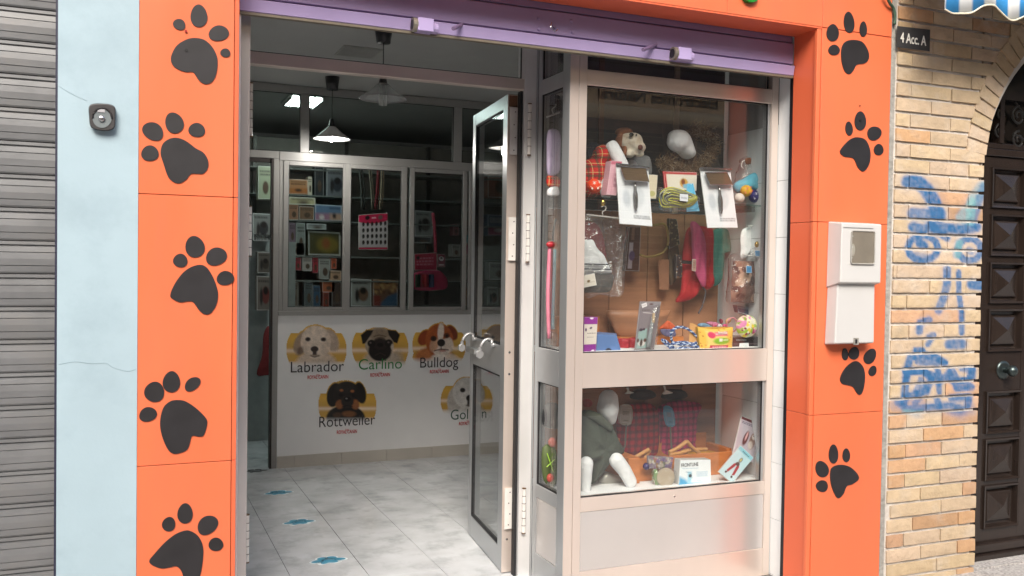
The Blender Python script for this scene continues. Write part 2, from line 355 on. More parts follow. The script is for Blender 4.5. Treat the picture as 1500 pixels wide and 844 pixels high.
def card(name, label, cat, quad, Y, depth, paint, n=28, body='white_plastic', m='print', group=None, part=None, parent=None, bevel=.001, ys=None):
    """a flat box: quad TL TR BR BL in photo points on the plane Y (or ys per corner), its print on the front"""
    q = [at(x, y, Y+(ys[i] if ys else 0)) for i, (x, y) in enumerate(quad)]; back = Vector((0, depth, 0))
    root = parent or thing(name, label, cat, (q[2]+q[3])/2, group)
    MB().hull(q, [p+back for p in q]).build(part or 'card', body, root, bevel=bevel)
    if paint:
        c = Cv(0, 0, 100, 100*((q[3]-q[0]).length/(q[1]-q[0]).length), n, '#ffffff'); paint(c, c.b[3])
        e = Vector((0, -.0012, 0))
        def pl(u, v, x, y):
            u = .01+.98*u; v = .01+.98*v; a = q[0].lerp(q[1], u); b = q[3].lerp(q[2], u); return a.lerp(b, v)+e
        c.sheet(pl).build('print', m, root)
    return root
# ================================================================ THE SETTING
G = 3.16                                   # front plane of the facade
struct('ground', MB().box(-300, 300, -300, -.9, -.5, -.16), 'asphalt')
struct('pavement', MB().box(-60, 60, -.896, 9, -.3, -.004), 'granite')
# ---- shop floor: tiles laid one by one on a dark joint bed
fl = struct('shop_floor', MB().box(.42, 6, 3.5, 12, -.2, .0), 'floor_joint')
fl.location.z = -.0035
TX, TY = .335, .335
struct('threshold', MB().box(.42, 1.80, 3.33, 3.616, -.05, .003), 'granite')
tm = None
for i in range(9):
    for j in range(14):
        x = .378+i*TX; y = 3.62+(.17 if i % 2 else .0)+j*TY+(.05*(i*7 % 3))
        if x > 2.2 and y > 6.6 or (x > 1.75 and y < 4.1) or y > 7.9: continue
        if tm is None:
            tm = MB().box(.0015, TX-.0015, .001, TY-.001, 0, .006)
            o = tm.build('tile', 'floor_tile', fl, bevel=.0008, seg=1); tm = o.data; o.location = (x, y, 0)
        else:
            o = link(bpy.data.objects.new('tile', tm)); o.parent = fl; o.location = (x, y, 0)
        o.location.z = .0+random.uniform(-.0006, .0006)
# object coordinates would repeat on shared tiles: use world position for that material
for nm in ('floor_tile', 'galvanised', 'skirting', 'white_tile', 'orange_panel', 'mortar'):
    n = M[nm].node_tree; g = n.nodes.new('ShaderNodeNewGeometry')
    for nd in n.nodes:
        if nd.type == 'MAPPING': n.links.new(g.outputs['Position'], nd.inputs[0])
# ---- building masses (walls with the shop opening left free)
struct('facade_wall_upper', MB().box(-6, 14, 3.22, 3.9, 3.05, 9.0), 'blue_paint')
struct('shading_slab', MB().box(-6, 14, 2.86, 3.219, 3.06, 3.24), 'inner_wall')  # added slab out of view, there to shade the fascia below
struct('facade_wall_over_shop', MB().box(.0, 3.2, 3.34, 3.7, 2.62, 3.049), 'inner_wall')
struct('party_wall_left', MB().box(.0, .366, 3.40, 12, -.02, 2.97), 'inner_wall')
struct('party_wall_right', MB().box(2.84, 3.18, 3.20, 6.2, -.02, 3.045), 'inner_wall')
struct('wall_left', MB().box(-.181, .049, G, 3.36, -.02, 3.049), 'blue_paint')
struct('wall_far_left', MB().box(-6, -1.8, G, 3.36, -.02, 3.049), 'blue_paint')
struct('shutter_bay_wall', MB().box(-1.8, -.1, 3.37, 3.6, -.02, 3.049), 'mortar')
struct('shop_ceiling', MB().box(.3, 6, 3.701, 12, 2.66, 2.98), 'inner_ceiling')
struct('back_wall', MB().box(.3, 6, 9.0, 9.2, 0, 2.66), 'inner_wall')
struct('side_wall', MB().box(5.2, 5.4, 4.0, 9.0, 0, 2.66), 'inner_wall')
# a thin crack and lifted paint on the pilaster
cr = curve([at(x, y, G) for x, y in ((86, 534), (110, 530), (134, 533), (155, 532), (166, 539), (186, 544), (199, 541))], 4)
tag(MB().tube([p+Vector((0, -.0006, 0)) for p in cr], .0006, 4).build('crack', cm('#8fa3ac', .9), None), 'thin horizontal hairline crack across the pale blue plaster pilaster', 'crack')
cr = curve([at(x, y, G) for x, y in ((86, 126), (100, 135), (116, 143), (128, 148))], 4)
tag(MB().tube([p+Vector((0, -.0006, 0)) for p in cr], .0005, 4).build('crack', cm('#8fa3ac', .9), None), 'short slanting hairline crack left of the shutter key switch', 'crack')

# ---- galvanised shutter of the neighbour on the left: slats one by one
sh = thing('roller_shutter', 'closed weathered galvanised metal shutter left of the pale blue pilaster', 'shutter', (-.9, 3.25, 0))
pitch = .1034; prof = [(0, .0), (.005, -.004), (.022, -.006), (.0235, -.002), (.025, -.006), (.045, -.008), (.064, -.0075), (.0655, -.002), (.067, -.006), (.083, -.005), (.086, .005), (.088, .005), (.090, -.001), (.099, -.001), (.101, .005), (pitch-.0008, .005)]
me = None
for k in range(-1, 29):
    z = 2.0135-17.0*pitch+k*pitch-.118+.0015
    if me is None:
        mb = MB(); a = [Vector((-1.7, 3.255+y, z+h)) for h, y in prof]; b = [Vector((-.188, 3.255+y, z+h)) for h, y in prof]; nn = len(a)
        mb.add(a+b, [(i, i+1, i+1+nn, i+nn) for i in range(nn-1)]); o = mb.build('slat', 'galvanised', sh); me = o.data; z0 = z
    else:
        o = link(bpy.data.objects.new('slat', me)); o.parent = sh; o.location.z = z-z0
MB().box(-.19, -.1815, 3.20, 3.30, -.02, 3.04).build('guide_rail', cm('#25263a', .5), sh)

# ---- shutter key switch
ks = thing('key_switch', 'small dark weathered key switch with a round lock on the pale blue pilaster', 'switch', tuple(at(150, 190, G)))
q = smoothring([(132, 155), (149.5, 152.5), (167, 156.5), (168.5, 172), (166, 188), (150, 191), (134, 186), (131, 171)], 5)
fr = [at(x, y, G-.024) for x, y in q]; bk = [at(150+(x-150)*1.03, 172+(y-172)*1.05, G-.001) for x, y in q]
MB().hull(fr, bk).build('housing', cm('#3d3b3c', .5, .3), ks, bevel=.002)
MB().hull(*[[at(x, y, yy) for x, y in ellring(149.5, 173, 14, 14.5)] for yy in (G-.026, G-.02)]).build('face_plate', cm('#7c8487', .4, .5), ks)
MB().tube([at(149.5+14*math.cos(t/14*math.pi), 172.5-14*math.sin(t/14*math.pi), G-.027) for t in range(15)], .003, 6).build('rim', cm('#1f1c1e', .5), ks)
MB().lathe(at(149, 174, G-.026), [(0, -.007), (.007, -.007), (.0095, -.004), (.0095, .002)], 20, 'y').build('lock', 'steel', ks, smooth=True)
MB().box(*[f for f in (at(143, 163, G).x, at(154, 163, G).x, G-.028, G-.025, at(149, 166.5, G).z, at(149, 162, G).z)]).build('badge', cm('#a8a8ac', .4), ks)

# ---- orange cladding
def panels(name, label, boxes, seams=True, m='orange_panel', loc=(0, G, 0)):
    t = thing(name, label, 'cladding', loc)
    for b in boxes: MB().box(*b).build('panel', m, t, bevel=.0012, seg=1)
    return t
t = panels('orange_pillar', 'orange pillar cladding between the pale blue pilaster and the shop door', [(.050, .3385, G, 3.30, a, b) for a, b in ((-.01, .7655), (.7675, 1.636), (1.638, 2.473))], loc=(.2, G, 0))
for a, b in ((-.01, .766), (.768, 1.6365), (1.6385, 2.473)): MB().box(.3405, .3545, G+.002, 3.31, a, b).build('edge_strip', 'orange_return', t, bevel=.001, seg=1)
t = thing('orange_pillar', 'orange pillar cladding between the shop window and the brick wall', 'cladding', (2.98, G, 0))
for a, b in ((-.01, .7955), (.7975, 1.636), (1.638, 2.472)):
    MB().box(2.776, 3.168, G, 3.30, a, b).build('panel', 'orange_panel', t, bevel=.0012, seg=1)
    MB().box(2.7535, 2.7745, G+.004, G+.022, a, b).build('edge_strip', 'orange_panel', t, bevel=.002)
    MB().box(2.7605, 2.7755, G+.0225, 3.322, a, b).build('return_panel', 'orange_return', t, bevel=.001, seg=1)
t = panels('shop_header', 'orange fascia across the top of the shopfront', [(.050, 1.30, G, 3.30, 2.475, 3.045), (1.302, 2.28, G, 3.30, 2.475, 3.045), (2.282, 2.776, G, 3.30, 2.475, 3.045), (2.778, 3.168, G, 3.30, 2.475, 3.045)], loc=(1.6, G, 2.475))
t.children[0].name = 'panel'
MB().box(.3395, 2.776, G+.002, 3.325, 2.468, 2.4745).build('soffit', 'orange_return', t)
gx = at(1096, 0, G)
gl = []
for i in range(21):
    a = math.pi+math.pi*i/20; gl.append(Vector((gx.x+.040*math.cos(a), 0, gx.z+.016+.030*math.sin(a))))
gl += [Vector((gx.x+.040, 0, gx.z+.12)), Vector((gx.x-.040, 0, gx.z+.12))]
tag(MB().hull([Vector((p.x, G-.02, p.z)) for p in gl], [Vector((p.x, G, p.z)) for p in gl]).build('sign_letter', cm('#1c7a26', .35), None), 'rounded foot of a green sign letter on the orange fascia', 'sign')
# lifted screws, holes
tag(MB().lathe(at(272.5, 45.8, G-.004), [(0, -.001), (.004, -.001), (.004, .003)], 12, 'y').build('rawlplug', cm('#8c0808', .5), None), 'tiny red rawlplug between toe and pad of the top left paw', 'plug')

# ---- painted paw prints: cut from thin black sheet
L1, L2, L3, L4, L5 = (crop(200, yy, 6.027) for yy in (0, 150, 330, 530, 0)); L5 = crop(200, 720, 6.807)
Rz, Ry, Rx = crop(1160, 0, 3.015), crop(1180, 490, 7.675), crop(1160, 540, 2.776)
PAWG = 'black paw prints on the orange pillars'
def paw(f, pad, toes, label, dots=()):
    P = [f(*p) for p in pad]; bx = sum(p[0] for p in P)/len(P); by = max(p[1] for p in P)
    t = thing('paw_print', label, 'paw print', tuple(at(bx, by, G)), PAWG)
    plate(smoothring(P, 6), G, .003).build('pad', 'paw_black', t)
    for cx, cy, rx, ry, rot in toes:
        x, y = f(cx, cy); k = f(1, 0)[0]-f(0, 0)[0]
        plate([(a, b) for a, b in ellring(x, y, rx*k, ry*k, rot, 28, .12)], G, .003).build('toe', 'paw_black', t)
    for cx, cy, r in dots:
        x, y = f(cx, cy); MB().lathe(at(x, y, G-.0035), [(0, -.001), (r, -.001), (r*1.05, .001)], 14, 'y').build('screw_hole', cm('#050506', .6), t)
    return t
paw(L1, [(305, 500), (350, 410), (430, 355), (510, 337), (600, 355), (670, 420), (712, 510), (712, 610), (690, 690), (650, 735), (600, 742), (550, 710), (500, 640), (440, 637), (370, 615), (315, 570)],
    [(378, 217, 57, 47, 25), (550, 141, 74, 100, -3), (725, 294, 90, 68, -8), (784, 467, 45, 38, 12)], 'greyish paw print topping the left orange pillar, drilled screw hole in its pad', [(440, 445, .0055)])
paw(L2, [(340, 313), (400, 325), (460, 358), (520, 405), (590, 445), (630, 510), (630, 580), (590, 628), (540, 632), (480, 633), (440, 680), (380, 715), (320, 700), (275, 650), (240, 550), (212, 450), (230, 370), (280, 328)],
    [(146, 255, 98, 76, 30), (332, 181, 80, 95, -25), (532, 244, 74, 62, 8), (118, 449, 77, 69, 0)], 'paw print second from the top of the left orange pillar, toes to the upper left')
paw(L3, [(550, 350), (610, 365), (660, 430), (700, 520), (720, 610), (705, 700), (660, 770), (610, 788), (555, 755), (500, 680), (450, 672), (385, 680), (325, 655), (297, 620), (330, 530), (400, 430), (470, 375)],
    [(387, 311, 64, 60, 10), (514, 189, 85, 96, -15), (703, 275, 95, 78, -22), (783, 466, 77, 63, -8)], 'paw print halfway up the left orange pillar, one toe touching the edge strip')
paw(L4, [(370, 337), (430, 348), (500, 390), (570, 450), (622, 515), (614, 590), (590, 650), (550, 660), (490, 655), (470, 720), (440, 780), (350, 812), (290, 790), (240, 700), (210, 590), (212, 490), (240, 400), (300, 348)],
    [(158, 264, 88, 90, 20), (308, 176, 77, 94, 5), (493, 196, 79, 52, -38), (100, 463, 80, 63, -18)], 'paw print second from the bottom of the left orange pillar, two toes overlapping')
paw(L5, [(480, 390), (540, 395), (610, 440), (655, 520), (665, 620), (650, 760), (620, 880), (590, 940), (530, 960), (480, 900), (450, 800), (400, 745), (330, 755), (250, 765), (160, 735), (127, 690), (180, 620), (270, 520), (380, 430)],
    [(322, 324, 66, 73, 20), (484, 217, 77, 101, 3), (707, 333, 112, 86, -38), (791, 525, 74, 66, -5)], 'lowest paw print of the left orange pillar with a long drooping pad')
paw(Rz, [(270, 177), (310, 187), (335, 225), (338, 260), (320, 280), (285, 287), (270, 312), (253, 328), (232, 315), (218, 270), (218, 215), (235, 185)],
    [(179, 145, 27, 38, 0), (251, 99, 23, 47, -5), (314, 129, 16, 34, 0), (185, 221, 25, 23, 0)], 'greyish paw print at the top of the right orange pillar above the gas box')
paw(Rz, [(290, 607), (325, 620), (345, 670), (340, 725), (315, 757), (290, 740), (270, 700), (230, 692), (211, 670), (235, 635), (262, 613)],
    [(251, 568, 16, 31, -5), (301, 534, 25, 42, 0), (362, 589, 32, 30, -40), (382, 661, 21, 25, 0)], 'paw print second from the top of the right pillar with a screw in its toe', [(303, 533, .006), (301, 467, .0028)])
paw(Ry, [(550, 300), (605, 318), (650, 380), (665, 470), (655, 580), (630, 660), (600, 678), (570, 655), (530, 590), (470, 570), (410, 555), (385, 505), (410, 430), (470, 350)],
    [(441, 222, 35, 68, -2), (542, 210, 58, 72, 15), (722, 244, 62, 92, 28), (751, 409, 42, 60, 20)], 'paw print right under the white gas box on the right orange pillar')
paw(Rx, [(200, 391), (235, 400), (265, 428), (270, 450), (245, 470), (222, 478), (208, 510), (187, 527), (170, 505), (156, 460), (156, 415), (170, 397)],
    [(121, 408, 26, 34, -20), (168, 347, 19, 39, 0), (220, 352, 15, 28, 0), (122, 477, 24, 24, 30)], 'lowest paw print of the right orange pillar')

# ---- lilac shutter rolled up over the opening
ls = thing('roller_shutter', 'lilac painted roller shutter rolled up above the shop door and window', 'shutter', (1.57, 3.33, 2.29))
def band(n, z0, z1, y0, y1, m, hb=.012):
    a = [(z0, y0), (z0+.003, y0-.004), (z1-.003, y1-.004), (z1, y1)]
    mb = MB(); p = [Vector((.352, y, z)) for z, y in a]+[Vector((.352, 3.345, z1)), Vector((.352, 3.345, z0))]; r = [Vector((2.757, v.y, v.z)) for v in p]
    return mb.hull(p, r).build(n, m, ls)
band('bottom_bar', 2.292, 2.337, 3.322, 3.314, 'lilac_light')
band('slat', 2.344, 2.437, 3.326, 3.326, 'lilac_paint'); band('slat', 2.442, 2.472, 3.332, 3.336, 'lilac_paint'); band('slat', 2.4745, 2.56, 3.332, 3.332, 'lilac_paint')
MB().box(.352, 2.757, 3.318, 3.342, 2.283, 2.2915).build('rubber_seal', cm('#6d6557', .6), ls)
MB().box(.352, 2.757, 3.334, 3.342, 2.337, 2.344).build('joint_strip', cm('#2f2338', .6), ls)
for x0, x1, y0, y1 in ((610, 633, 27, 46), (990, 1009, 70, 87.5)):
    a, b = at(x0, (y0+y1)/2, 3.29), at(x1, (y0+y1)/2, 3.29); zt, zb = at(x0, y0, 3.29).z, at(x0, y1, 3.29).z
    lk = MB().box(a.x, b.x, 3.268, 3.318, zb, zt).build('lock_housing', 'lilac_light', ls, bevel=.002)
    MB().tube([(a.x-.016, 3.292, (zb+zt)/2), (a.x+.001, 3.292, (zb+zt)/2)], (zt-zb)*.55, 16).build('lock_collar', cm('#8a8478', .35, .5), lk)
    MB().tube([(a.x-.0175, 3.292, (zb+zt)/2), (a.x-.0155, 3.292, (zb+zt)/2)], (zt-zb)*.38, 16).build('keyhole', cm('#151310', .5), lk)
    MB().tube([(b.x, 3.30, (zb+zt)/2-.004), (b.x+.022, 3.30, (zb+zt)/2-.004)], (zt-zb)*.42, 12).build('bolt_end', 'lilac_light', lk)
for x0, y0, x1, y1 in ((664, 42, 677, 36), (942, 73, 961, 66)):
    MB().tube([at(x1, y1, 3.322), at(x0, y0, 3.24)], .0075, 10).build('peg', cm('#6b5a78', .45), ls)
for x, y in ((812, 40.5), (812, 56.5), (789, 27), (789, 43), (837, 31), (838, 47)):
    MB().lathe(at(x, y, 3.322), [(0, -.008), (.005, -.007), (.0065, -.002), (.0065, .002)], 12, 'y').build('bolt', 'lilac_paint' if x != 812 else cm('#7d6f8c', .3, .4), ls)
gp = [at(808, 33, 3.30), at(807, 40, 3.295), at(813, 46, 3.295), at(817, 43, 3.30)]
MB().tube(curve(gp), .0022, 6).build('pull_ring', 'steel', ls)
gr = thing('shutter_guide', 'pale metal shutter guide rail along the left side of the shop doorway', 'guide rail', (.36, 3.34, 0))
MB().box(.3565, .3790, 3.328, 3.39, 0, 2.283).build('rail', mat('pale_metal', (.85, .81, .78), .35, .1), gr, bevel=.001)
gr = thing('shutter_guide', 'black shutter guide between the white tiles and the right orange pillar', 'guide rail', (2.79, 3.34, 0))
MB().box(2.7765, 2.80, 3.322, 3.362, 0, 2.30).build('rail', cm('#17151d', .55), gr)
# ================================================================ WHITE TILED REVEAL
rv = struct('tiled_reveal', MB().box(2.8055, 2.838, 3.345, 3.86, 0, 2.44), 'grout_grey')
for k in range(-1, 9):
    z = .0035+.2615*k+.2655
    if z > 2.2: continue
    for y0, y1 in ((3.3635, 3.4645), (3.4665, 3.69), (3.692, 3.86)):
        MB().box(2.800, 2.806, y0, y1, max(z-.2615+.0012, .002), min(z-.0008+.0, 2.32)).build('tile', 'white_tile', rv, bevel=.0006, seg=1)
for y in (3.3635,): MB().box(2.800, 2.806, 3.3635, 3.4645, 2.0985, 2.44).build('tile', 'white_tile', rv)

# ================================================================ BRICK WALL WITH ARCH
BX0, BX1, CRS, BH = 3.212, 3.772, .0685, .0545
ACX, ACZ, AR = 4.61, 1.823, .8430
# graffiti strokes in photo coordinates (blue spray on the bricks)
A4, A5 = crop(1160, 260, 2.815), crop(1160, 540, 2.776)
STR = []
def st(f, w, op, *pts, teal=0): STR.append(([f(*p) for p in pts], w/2.8, op, teal))
st(A4, 46, .95, (480, 18), (520, 20), (555, 50), (585, 100), (605, 160)); st(A4, 40, .8, (500, 150), (560, 155), (610, 150))
st(A4, 34, .9, (500, 205), (540, 215), (575, 205)); st(A4, 34, .95, (590, 210), (640, 210), (700, 215), (760, 205)); st(A4, 24, .9, (575, 185), (600, 225), (640, 250))
st(A4, 40, .6, (785, 40), (760, 75), (740, 120), (700, 165), teal=1); st(A4, 28, .7, (790, 40), (740, 190)); st(A4, 30, .6, (740, 100), (735, 180), teal=1)
ring = [(540+62*math.cos(a/12*2*math.pi), 292+52*math.sin(a/12*2*math.pi)) for a in range(13)]; st(A4, 22, .95, *ring)
ring = [(732+48*math.cos(a/12*2*math.pi), 298+46*math.sin(a/12*2*math.pi)) for a in range(13)]; st(A4, 22, .9, *ring)
st(A4, 30, .95, (528, 272), (545, 282)); st(A4, 24, .7, (730, 302), (738, 306)); st(A4, 18, .5, (500, 318), (560, 325)); st(A4, 26, .6, (690, 270), (680, 320), teal=1)
st(A4, 26, .85, (640, 378), (640, 440), (628, 490), (605, 548)); st(A4, 18, .9, (688, 392), (688, 470), (700, 560), (700, 640))
st(A4, 34, .95, (742, 440), (800, 447)); st(A4, 24, .85, (565, 588), (530, 598), (525, 635)); st(A4, 18, .8, (565, 655), (585, 650), (560, 690)); st(A4, 34, .85, (650, 688), (700, 686))
st(A4, 24, .95, (480, 770), (490, 740), (530, 733), (590, 738), (630, 765)); st(A4, 22, .8, (520, 760), (600, 765)); st(A4, 18, .9, (510, 712), (540, 712))
st(A4, 22, .9, (470, 832), (480, 805), (530, 800), (580, 815)); st(A4, 18, .8, (600, 790), (612, 825)); st(A4, 18, .8, (640, 830), (660, 790), (680, 825)); st(A4, 18, .8, (700, 790), (745, 795), (745, 830))
st(A5, 24, .95, (468, 2), (462, 60), (455, 140)); st(A5, 24, .95, (462, 10), (540, 12), (568, 45), (545, 90), (470, 115)); st(A5, 20, .7, (505, 95), (525, 45), (550, 95))
st(A5, 18, .85, (590, 20), (600, 95)); st(A5, 18, .85, (600, 60), (640, 10), (650, 50)); st(A5, 22, .95, (735, 5), (720, 45), (660, 50), (670, 80), (730, 75))
st(A5, 22, .8, (430, 138), (470, 165), (560, 158), (640, 150), (700, 165)); st(A5, 22, .85, (590, 125), (600, 155)); st(A5, 24, .9, (650, 120), (720, 115), (715, 150)); st(A5, 20, .7, (500, 140), (520, 120)); st(A5, 26, .7, (665, 180), (700, 182)); st(A5, 40, .25, (420, 150), (720, 160))
st(A5, 14, .6, (455, 175), (530, 180), teal=1)
def spray(P):
    """P: (n,3) world points -> rgba of the paint"""
    X, Y = proj(P[:, 0], P[:, 1], P[:, 2]); al = np.zeros(len(P)); cc = np.tile(np.array(lin('#2f6fae')), (len(P), 1))
    for pts, wd, op, teal in STR:
        D = np.full(len(P), 1e9)
        for (ax, ay), (bx, by) in zip(pts[:-1], pts[1:]):
            dx, dy = bx-ax, by-ay; t = np.clip(((X-ax)*dx+(Y-ay)*dy)/(dx*dx+dy*dy+1e-9), 0, 1); D = np.minimum(D, np.hypot(X-ax-t*dx, Y-ay-t*dy))
        k = np.clip((wd*.64-D)/(wd*.30)+.5, 0, 1)*op*(.95+.3*np.array([mnoise.noise(Vector(p)*55) for p in P])); k = np.maximum(k, np.clip(1-D/(wd*1.4), 0, 1)*.2*op)
        if teal: cc = cc*(1-k[:, None])+np.array(lin('#6fa6a4'))*k[:, None]
        else: cc = cc*(1-k[:, None])+np.array(lin('#275c8a'))*k[:, None]
        al = 1-(1-al)*(1-k)
    return np.concatenate([cc, al[:, None]], 1)
bw = thing('brick_wall', 'pale clinker brick wall with deep joints and blue graffiti beside the arched door', 'wall', (3.49, G, 0))
MB().box(3.183, 3.742, 3.1705, 3.34, -.02, 3.045).build('mortar_bed', 'mortar', bw)
ab = [Vector((ACX-(AR+.012)*math.cos(t/20*math.pi/2), 0, ACZ+(AR+.012)*math.sin(t/20*math.pi/2))) for t in range(21)]
mb = MB()
for i in range(20):
    for sgn in (1, -1):
        a, b = ab[i], ab[i+1]
        xs = [ACX+sgn*(p.x-ACX) for p in (a, b)]
        mb.hull([Vector((xs[0], 3.1715, a.z)), Vector((xs[1], 3.1715, b.z)), Vector((xs[1], 3.1715, 3.045)), Vector((xs[0], 3.1715, 3.045))], [Vector((xs[0], 3.34, a.z)), Vector((xs[1], 3.34, b.z)), Vector((xs[1], 3.34, 3.045)), Vector((xs[0], 3.34, 3.045))])
mb.build('mortar_bed', 'mortar', bw)
def brick(name, P, jit=1, seg=(7, 3)):
    """P = front corners TL TR BR BL (x, z); body goes back into the bed; front jittered and sprayed"""
    nx, nz = seg; dy = random.uniform(-.002, .0025)*jit; vs = []; c = [Vector((p[0], G+dy, p[1])) for p in P]
    top_in = .006
    for j in range(nz+1):
        for i in range(nx+1):
            u, v = i/nx, j/nz; p = c[0].lerp(c[1], u).lerp(c[3].lerp(c[2], u), v)
            e = .0012 if i in (0, nx) or j in (0, nz) else 0
            vs.append(p+Vector((mnoise.noise(p*60)*.0016 if i in (0, nx) else 0, e+mnoise.noise(p*40)*.0014, mnoise.noise(p*50+Vector((5, 0, 0)))*.0018 if j in (0, nz) else 0)))
    k = nx+1; fs = [(j*k+i, (j+1)*k+i, (j+1)*k+i+1, j*k+i+1) for j in range(nz) for i in range(nx)]
    rim = list(range(k))+[j*k+nx for j in range(1, nz+1)]+[nz*k+i for i in range(nx-1, -1, -1)]+[j*k for j in range(nz-1, 0, -1)]
    n = len(vs); vs += [Vector((vs[r].x, 3.187, vs[r].z)) for r in rim]; m = len(rim)
    fs += [(rim[i], rim[(i+1) % m], n+(i+1) % m, n+i) for i in range(m)]
    mb = MB().add(vs, fs); o = mb.build(name, 'brick', bw)
    a = o.data.color_attributes.new('Spray', 'FLOAT_COLOR', 'POINT'); a.data.foreach_set('color', spray(np.array([v[:] for v in vs])).astype(np.float32).ravel())
    xm = (P[0][0]+P[2][0])/2; zm = P[3][1]; warm = max(0, min(1, (.86-zm)/.12)) if zm > .42 else .35
    r = random.random(); base = np.array([1.0, .95, .86])
    if random.random() < (.05 if zm > .88 else .36): base = base*np.array([1.0, .80, .68])*(1.0 if r < .6 else .85)
    base = base*random.uniform(.93, 1.06); base[2] *= random.uniform(.92, 1.08)
    if zm > 2.42: base = base*np.array([.9, .84, .78])  # awning shade put into the colour of the topmost bricks
    o.color = (*base, 1); return o
for k in range(-22, 24):
    zb = 1.4695+CRS*k; zt = zb+BH
    xe = BX1
    if zt > ACZ+.205: xe = ACX-math.sqrt(max(0, (AR+.135)**2-((zb+zt)/2-ACZ)**2)) if (zb+zt)/2-ACZ < AR+.135 else 5.5
    j0 = 3.298 if k % 2 else 3.422
    js = [BX0+random.uniform(-.002, .004)]+[x for x in (j0+random.uniform(-.02, .02)*(k < -1)+i*.2485 for i in range(12)) if BX0+.05 < x < xe-.045]
    if k < 0 and random.random() < .25 and len(js) > 2: js[1] -= .06
    ed = js+[xe+random.uniform(-.004, .004)*(k <= 6)]
    for a, b in zip(ed[:-1], ed[1:]): 
        if b-a > .02: brick('brick', [(a, zt), (b-.007, zt), (b-.007, zb), (a, zb)], seg=(max(2, int((b-a)/.0085)), 6) if k < 6 and zb > .75 else (4, 2))
# arch ring: bricks on edge, radiating
for i in range(-1, 46):
    a0 = math.radians(4.0*i-1.0); a1 = a0+math.radians(3.35)
    ps = [(AR+.125, a0), (AR+.125, a1), (AR, a1), (AR, a0)]
    q = [(ACX-r*math.cos(a), ACZ+.06+r*math.sin(a)) for r, a in ps]
    if i < 2 : continue
    brick('brick', [q[1], q[2], q[3], q[0]], seg=(3, 2))
# right-hand side of the arch, outside the picture
for k in range(-22, 5):
    zb = 1.4695+CRS*k
    MB()
    brick('brick', [(5.455, zb+BH), (5.70, zb+BH), (5.70, zb), (5.455, zb)], seg=(2, 1))
MB().box(5.46, 9, 3.172, 3.34, -.02, 3.045).build('mortar_bed', 'mortar', bw)
tag(MB().box(3.1745, 3.2005, 3.166, 3.1700, -.01, 2.93).build('mortar_strip', mat('old_mortar', (.33, .32, .29), .95, var=.3, scale=18, bump=.8, bscale=50, dirt=(.22, .21, .19), dscale=9), None), 'rough grey mortar strip between the orange pillar and the bricks', 'mortar')

# ---- house number plate, green conduit, striped awning
np_ = thing('number_plate', 'dark house number plate reading 4 Acc. A above the brick wall', 'sign', tuple(at(1338, 73, 3.155)))
q = [(1314, 38), (1362.5, 43.5), (1362, 75.5), (1313.5, 69)]
MB().hull([at(x, y, 3.148) for x, y in q], [at(x, y, 3.158) for x, y in q]).build('plate', cm('#3b3b3c', .35), np_, bevel=.001)
pc = at(1338, 63, 3.1465); text('4 Acc. A', (pc.x, 3.1472, pc.z-.004), .062, 'white_ink', np_, off=.0008, width=.155)
tag(MB().tube(curve([at(1297, -12, 3.13), at(1303, 4, 3.14), at(1308.5, 12, 3.15), at(1311, 24, 3.152), at(1310, 36, 3.155)]), .007, 8).build('conduit', cm('#3c5a4a', .5), None, smooth=True), 'green cable conduit coming down beside the number plate', 'pipe')
aw = thing('awning', 'blue and white striped awning with a wavy valance over the arched door', 'awning', (3.4, 2.85, 2.45))
edge = curve([at(x, y, 2.85) for x, y in ((1384, 14), (1394, 19.5), (1403, 20), (1422, 19), (1440, 9), (1455, 8), (1465, 17), (1477, 28), (1486, 30), (1500, 24))], 5)
x_end = 6.2; last = edge[-1]; i = 0
wav = []
xx = last.x+.02
while xx < x_end: wav.append(Vector((xx, 2.85, 2.545+.030*math.sin((xx-last.x)*19+1.0)))); xx += .02
edge += wav
xs0 = edge[0].x; stripes = [lin('#d9dcdc'), lin('#2f86c4')]
top = 2.68
cells = [('valance', [(p, Vector((p.x, 2.85, top))) for p in edge]), ('canopy', [(Vector((p.x, 2.85, top)), Vector((p.x, 3.19, 2.98))) for p in edge])]
for nm, rows in cells:
    mb = MB(); vs = []; cols = []
    for a, b in rows:
        for v in (a, b):
            for yy in (-.001, .001): vs.append(v+Vector((0, yy, 0)))
            if nm == 'valance': t = (v.x-xs0)/.072
            else: t = (v.x-xs0)/.072
            k = 1 if (t+.12*math.sin(v.z*9)) % 2 < 1 else 0
            cols += [stripes[k]]*2
    n = len(rows); fs = []
    for i in range(n-1):
        b = 4*i; fs += [(b, b+2, b+6, b+4), (b+1, b+5, b+7, b+3), (b, b+4, b+5, b+1), (b+2, b+3, b+7, b+6)]
    mb.add(vs, fs); mb.col = np.array([(*c, 1) for c in cols]); mb.build(nm, 'cloth_print', aw, smooth=True)
MB().tube([p+Vector((0, -.002, 0)) for p in edge], .0035, 6).build('piping', cm('#d8d2bb', .8), aw)
MB().tube([(xs0, 2.855, top), (x_end, 2.855, top)], .012, 8).build('front_bar', 'aluminium', aw)

